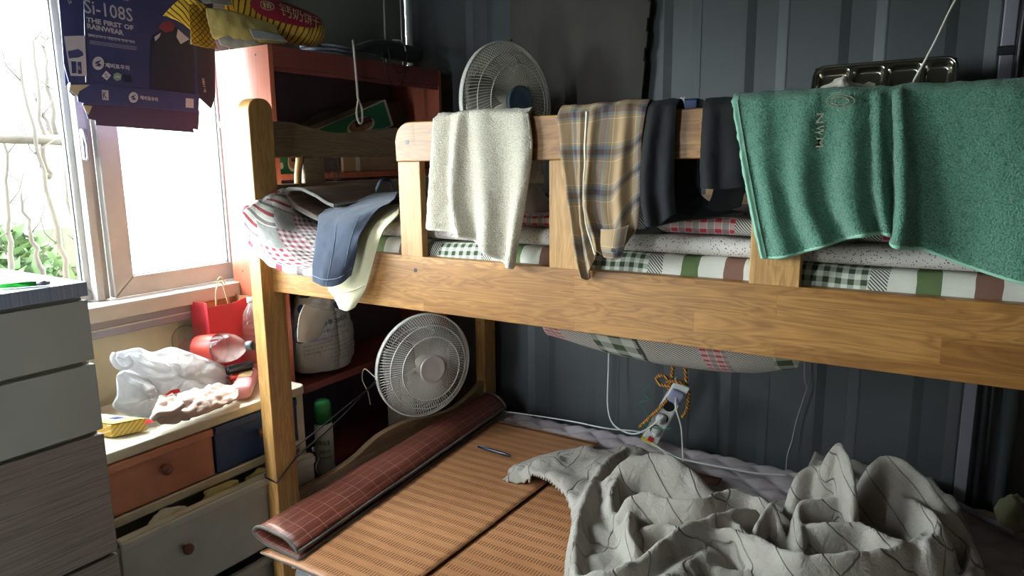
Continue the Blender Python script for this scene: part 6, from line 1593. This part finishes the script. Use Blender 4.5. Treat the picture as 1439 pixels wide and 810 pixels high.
# crumpled translucent carrier bags
t = NT('thin_white_film'); tl = t.n('ShaderNodeBsdfTranslucent'); tl.inputs[0].default_value = (.86, .87, .90, 1); tr = t.n('ShaderNodeBsdfTransparent')
t.put(t.b.inputs['Base Color'], (.80, .80, .82, 1)); t.put(t.b.inputs['Roughness'], .25); t.bump(t.noise(t.coord(), 48, 6, .7, dist=1.6), 1.0, .016)
m1 = t.n('ShaderNodeMixShader'); t.put(m1.inputs[0], .4); t.put(m1.inputs[1], t.b.outputs[0]); t.put(m1.inputs[2], tl.outputs[0])
m2 = t.n('ShaderNodeMixShader'); t.put(m2.inputs[0], .14); t.put(m2.inputs[1], m1.outputs[0]); t.put(m2.inputs[2], tr.outputs[0]); t.t.links.new(m2.outputs[0], t.out.inputs[0]); M['film'] = t.m
def crumpled_bag(name, label, outline, base, dpt, mat, seed, cat='bag', amp=.012, parent=None, bulge=.5):
    """bag lump: outline in picture on the plane x=base, puffed towards the room"""
    n = len(outline); O_ = spline([PX(x, y, base) for x, y in outline], 5, closed=True); c = sum(O_, Vector())/len(O_)
    rings_ = []; NR = 12
    for i in range(NR+1):
        q = i/NR; r = []
        for p in O_:
            v = c.lerp(p, q); v = v+Vector((dpt*(1-q**2.2), 0, 0))
            r.append(v)
        rings_.append(r+[r[0]])
    G = crumple(rings_, amp, 26, seed, True, 4)
    for r in G:
        r[-1] = r[0]
        for p in r: p.z = max(p.z, TZ+.002)
    back = []
    for i in range(NR, -1, -1):
        q = i/NR; r = []
        for p in O_:
            v = c.lerp(p, q); r.append(v+Vector((-dpt*.5*(1-q**2), 0, 0)))
        back.append(r+[r[0]])
    for r in back:
        for p in r: p.z = max(p.z, TZ+.002)
    mb = MB(); mb.grid(G, [[(j*.01, i*.01) for j in range(len(G[0]))] for i in range(len(G))]); k = len(mb.v); mb.grid(back)
    o = mb.build(name, mat, parent, smooth=True, fixn=False); return o
cbt = thing('carrier_bag', Vector((-1.97, 1.12, TZ)), 'crumpled white translucent carrier bag filling the top of the storage unit', 'bag')
crumpled_bag('bag_film', '', [(160, 500), (178, 492), (196, 489), (214, 495), (240, 488), (262, 494), (290, 504), (318, 516), (328, 532), (322, 552), (300, 556), (270, 560), (240, 572), (214, 580), (196, 570), (190, 548), (178, 530)], -1.99, .075, M['film'], 3, parent=cbt, amp=.016)
crumpled_bag('bag_film', '', [(164, 528), (178, 520), (196, 526), (215, 534), (226, 548), (232, 566), (226, 588), (205, 590), (180, 585), (158, 572), (164, 555)], -1.94, .06, M['film'], 8, parent=cbt, amp=.014)
MB().tube(spline([PX(161, 497, -1.98), PX(158, 505, -1.975), PX(166, 516, -1.97), PX(177, 518, -1.965), PX(184, 510, -1.965), PX(178, 500, -1.97)], 6), .007, 8).build('handle_loop', M['film'], cbt, smooth=True)
MB().grid(patch([[PX(228, 558, -1.875), PX(240, 549, -1.872), PX(252, 547, -1.872)], [PX(232, 563, -1.872), PX(242, 555, -1.87), PX(253, 552, -1.87)]], 6, 4)[0]).build('printed_patch', M['red'], cbt, fixn=False).modifiers.new('s', 'SOLIDIFY').thickness = .001
M['garment_pink'] = fabric('pale_pink_cotton', '#cdb8b2')
ug = thing('pale_garment', Vector((-1.88, 1.12, TZ)), 'pale pinkish garment in soft folds at the front edge under the carrier bag', 'clothing')
P, U = patch([[(PX(222, 560, -1.87)), PX(260, 556, -1.87), PX(300, 545, -1.88), PX(335, 545, -1.89)], [PX(218, 574, -1.845), PX(255, 566, -1.84), PX(296, 556, -1.845), PX(333, 553, -1.85)], [PX(212, 588, -1.815), PX(250, 582, -1.812), PX(292, 570, -1.815), PX(334, 560, -1.82)], [PX(225, 597, -1.81), PX(255, 592, -1.806), PX(290, 580, -1.808), PX(326, 566, -1.812)]], 10, 8)
P = crumple(P, .015, 38, 6, True)
for r in P:
    for p in r: p.z = max(p.z, TZ+.004)
MB().grid(P, U).build('cloth', M['garment_pink'], ug, smooth=True, fixn=False).modifiers.new('s', 'SOLIDIFY').thickness = .004
MB().tube(spline([PX(214, 590, -1.806), PX(222, 582, -1.80), PX(240, 580, -1.798), PX(252, 573, -1.80), PX(258, 568, -1.80)], 6), .009, 10).build('gathered_edge', M['garment_pink'], ug, smooth=True)
MB().grid([[PX(203, 592, -1.83), PX(222, 586, -1.83)], [PX(205, 597, -1.82), PX(224, 590, -1.82)]]).build('red_tag', M['red'], ug, fixn=False)
# yellow packet lying at the front corner
M['yel_strip'] = None
t = NT('yellow_striped_packet'); o = t.coord(); X, Y, Z = t.sep(o); f = t.math('FRACT', t.math('MULTIPLY', t.math('SUBTRACT', Y, t.math('MULTIPLY', Z, .8)), 85))
M['yel_strip'] = t.fin(t.ramp(f, [(0, lin('#c99b22')), (.7, lin('#d8c98e'))], True), .35)
M['yel_top'] = plain('pale_yellow_packet', '#ddd08a', .35, var=.06)
p0 = PZ(153, 614, TZ+.024); yp = thing('yellow_packet', Vector((p0.x, p0.y, TZ)), 'yellow striped biscuit packet lying on the storage unit next to the cabinet', 'packet')
c0 = PZ(156, 597, TZ+.040); c1 = PZ(203, 588, TZ+.040); c2 = PZ(140, 566, TZ+.040); d1 = (c1-c0); d2 = Vector((-.155, -.045, 0))
mb = MB(); mb.prism([c0+Vector((0, 0, -.038)), c1+Vector((.004, .004, -.036)), c1+d2+Vector((0, 0, -.038)), c0+d2+Vector((0, 0, -.038))], (0, 0, .036)); mb.build('packet_body', M['yel_strip'], yp, bevel=.004, seg=3)
MB().prism([c0+Vector((0, 0, .0002))+d1*.04, c0+d1*.96+Vector((0, 0, .0002)), c0+d1*.96+d2+Vector((0, 0, .0002)), c0+d1*.04+d2+Vector((0, 0, .0002))], (0, 0, .001)).build('top_label', M['yel_top'], yp)
MB().prism([c0+d1*.35+d2*.15+Vector((0, 0, .0016)), c0+d1*.9+d2*.18+Vector((0, 0, .0016)), c0+d1*.9+d2*.85+Vector((0, 0, .0016)), c0+d1*.35+d2*.85+Vector((0, 0, .0016))], (0, 0, .0004)).build('printed_panel', M['print_white'], yp)
MB().prism([c0+d1*.5+d2*.25+Vector((0, 0, .0022)), c0+d1*.75+d2*.25+Vector((0, 0, .0022)), c0+d1*.75+d2*.4+Vector((0, 0, .0022)), c0+d1*.5+d2*.4+Vector((0, 0, .0022))], (0, 0, .0004)).build('printed_panel', M['navy_print'], yp)
bpy.data.objects.remove(bpy.data.objects['blue_carton'])
bc = PY(967, 148, 1.50); lbx = thing('blue_packet', Vector((bc.x, 1.5, 1.385)), 'blue printed packet poking up just behind the guard rail', 'packet')
bx('packet_body', (bc.x-.045, bc.x+.03, 1.475, 1.52, 1.385, bc.z+.012), plain('blue_packet', '#2b3c66', .4, var=.15), lbx, .006)
text('lettering', 'NEW', PY(953, 149, 1.474), PY(962, 147, 1.474)-PY(953, 149, 1.474), Vector((0, 0, .016)), M['print_white'], lbx, .03)
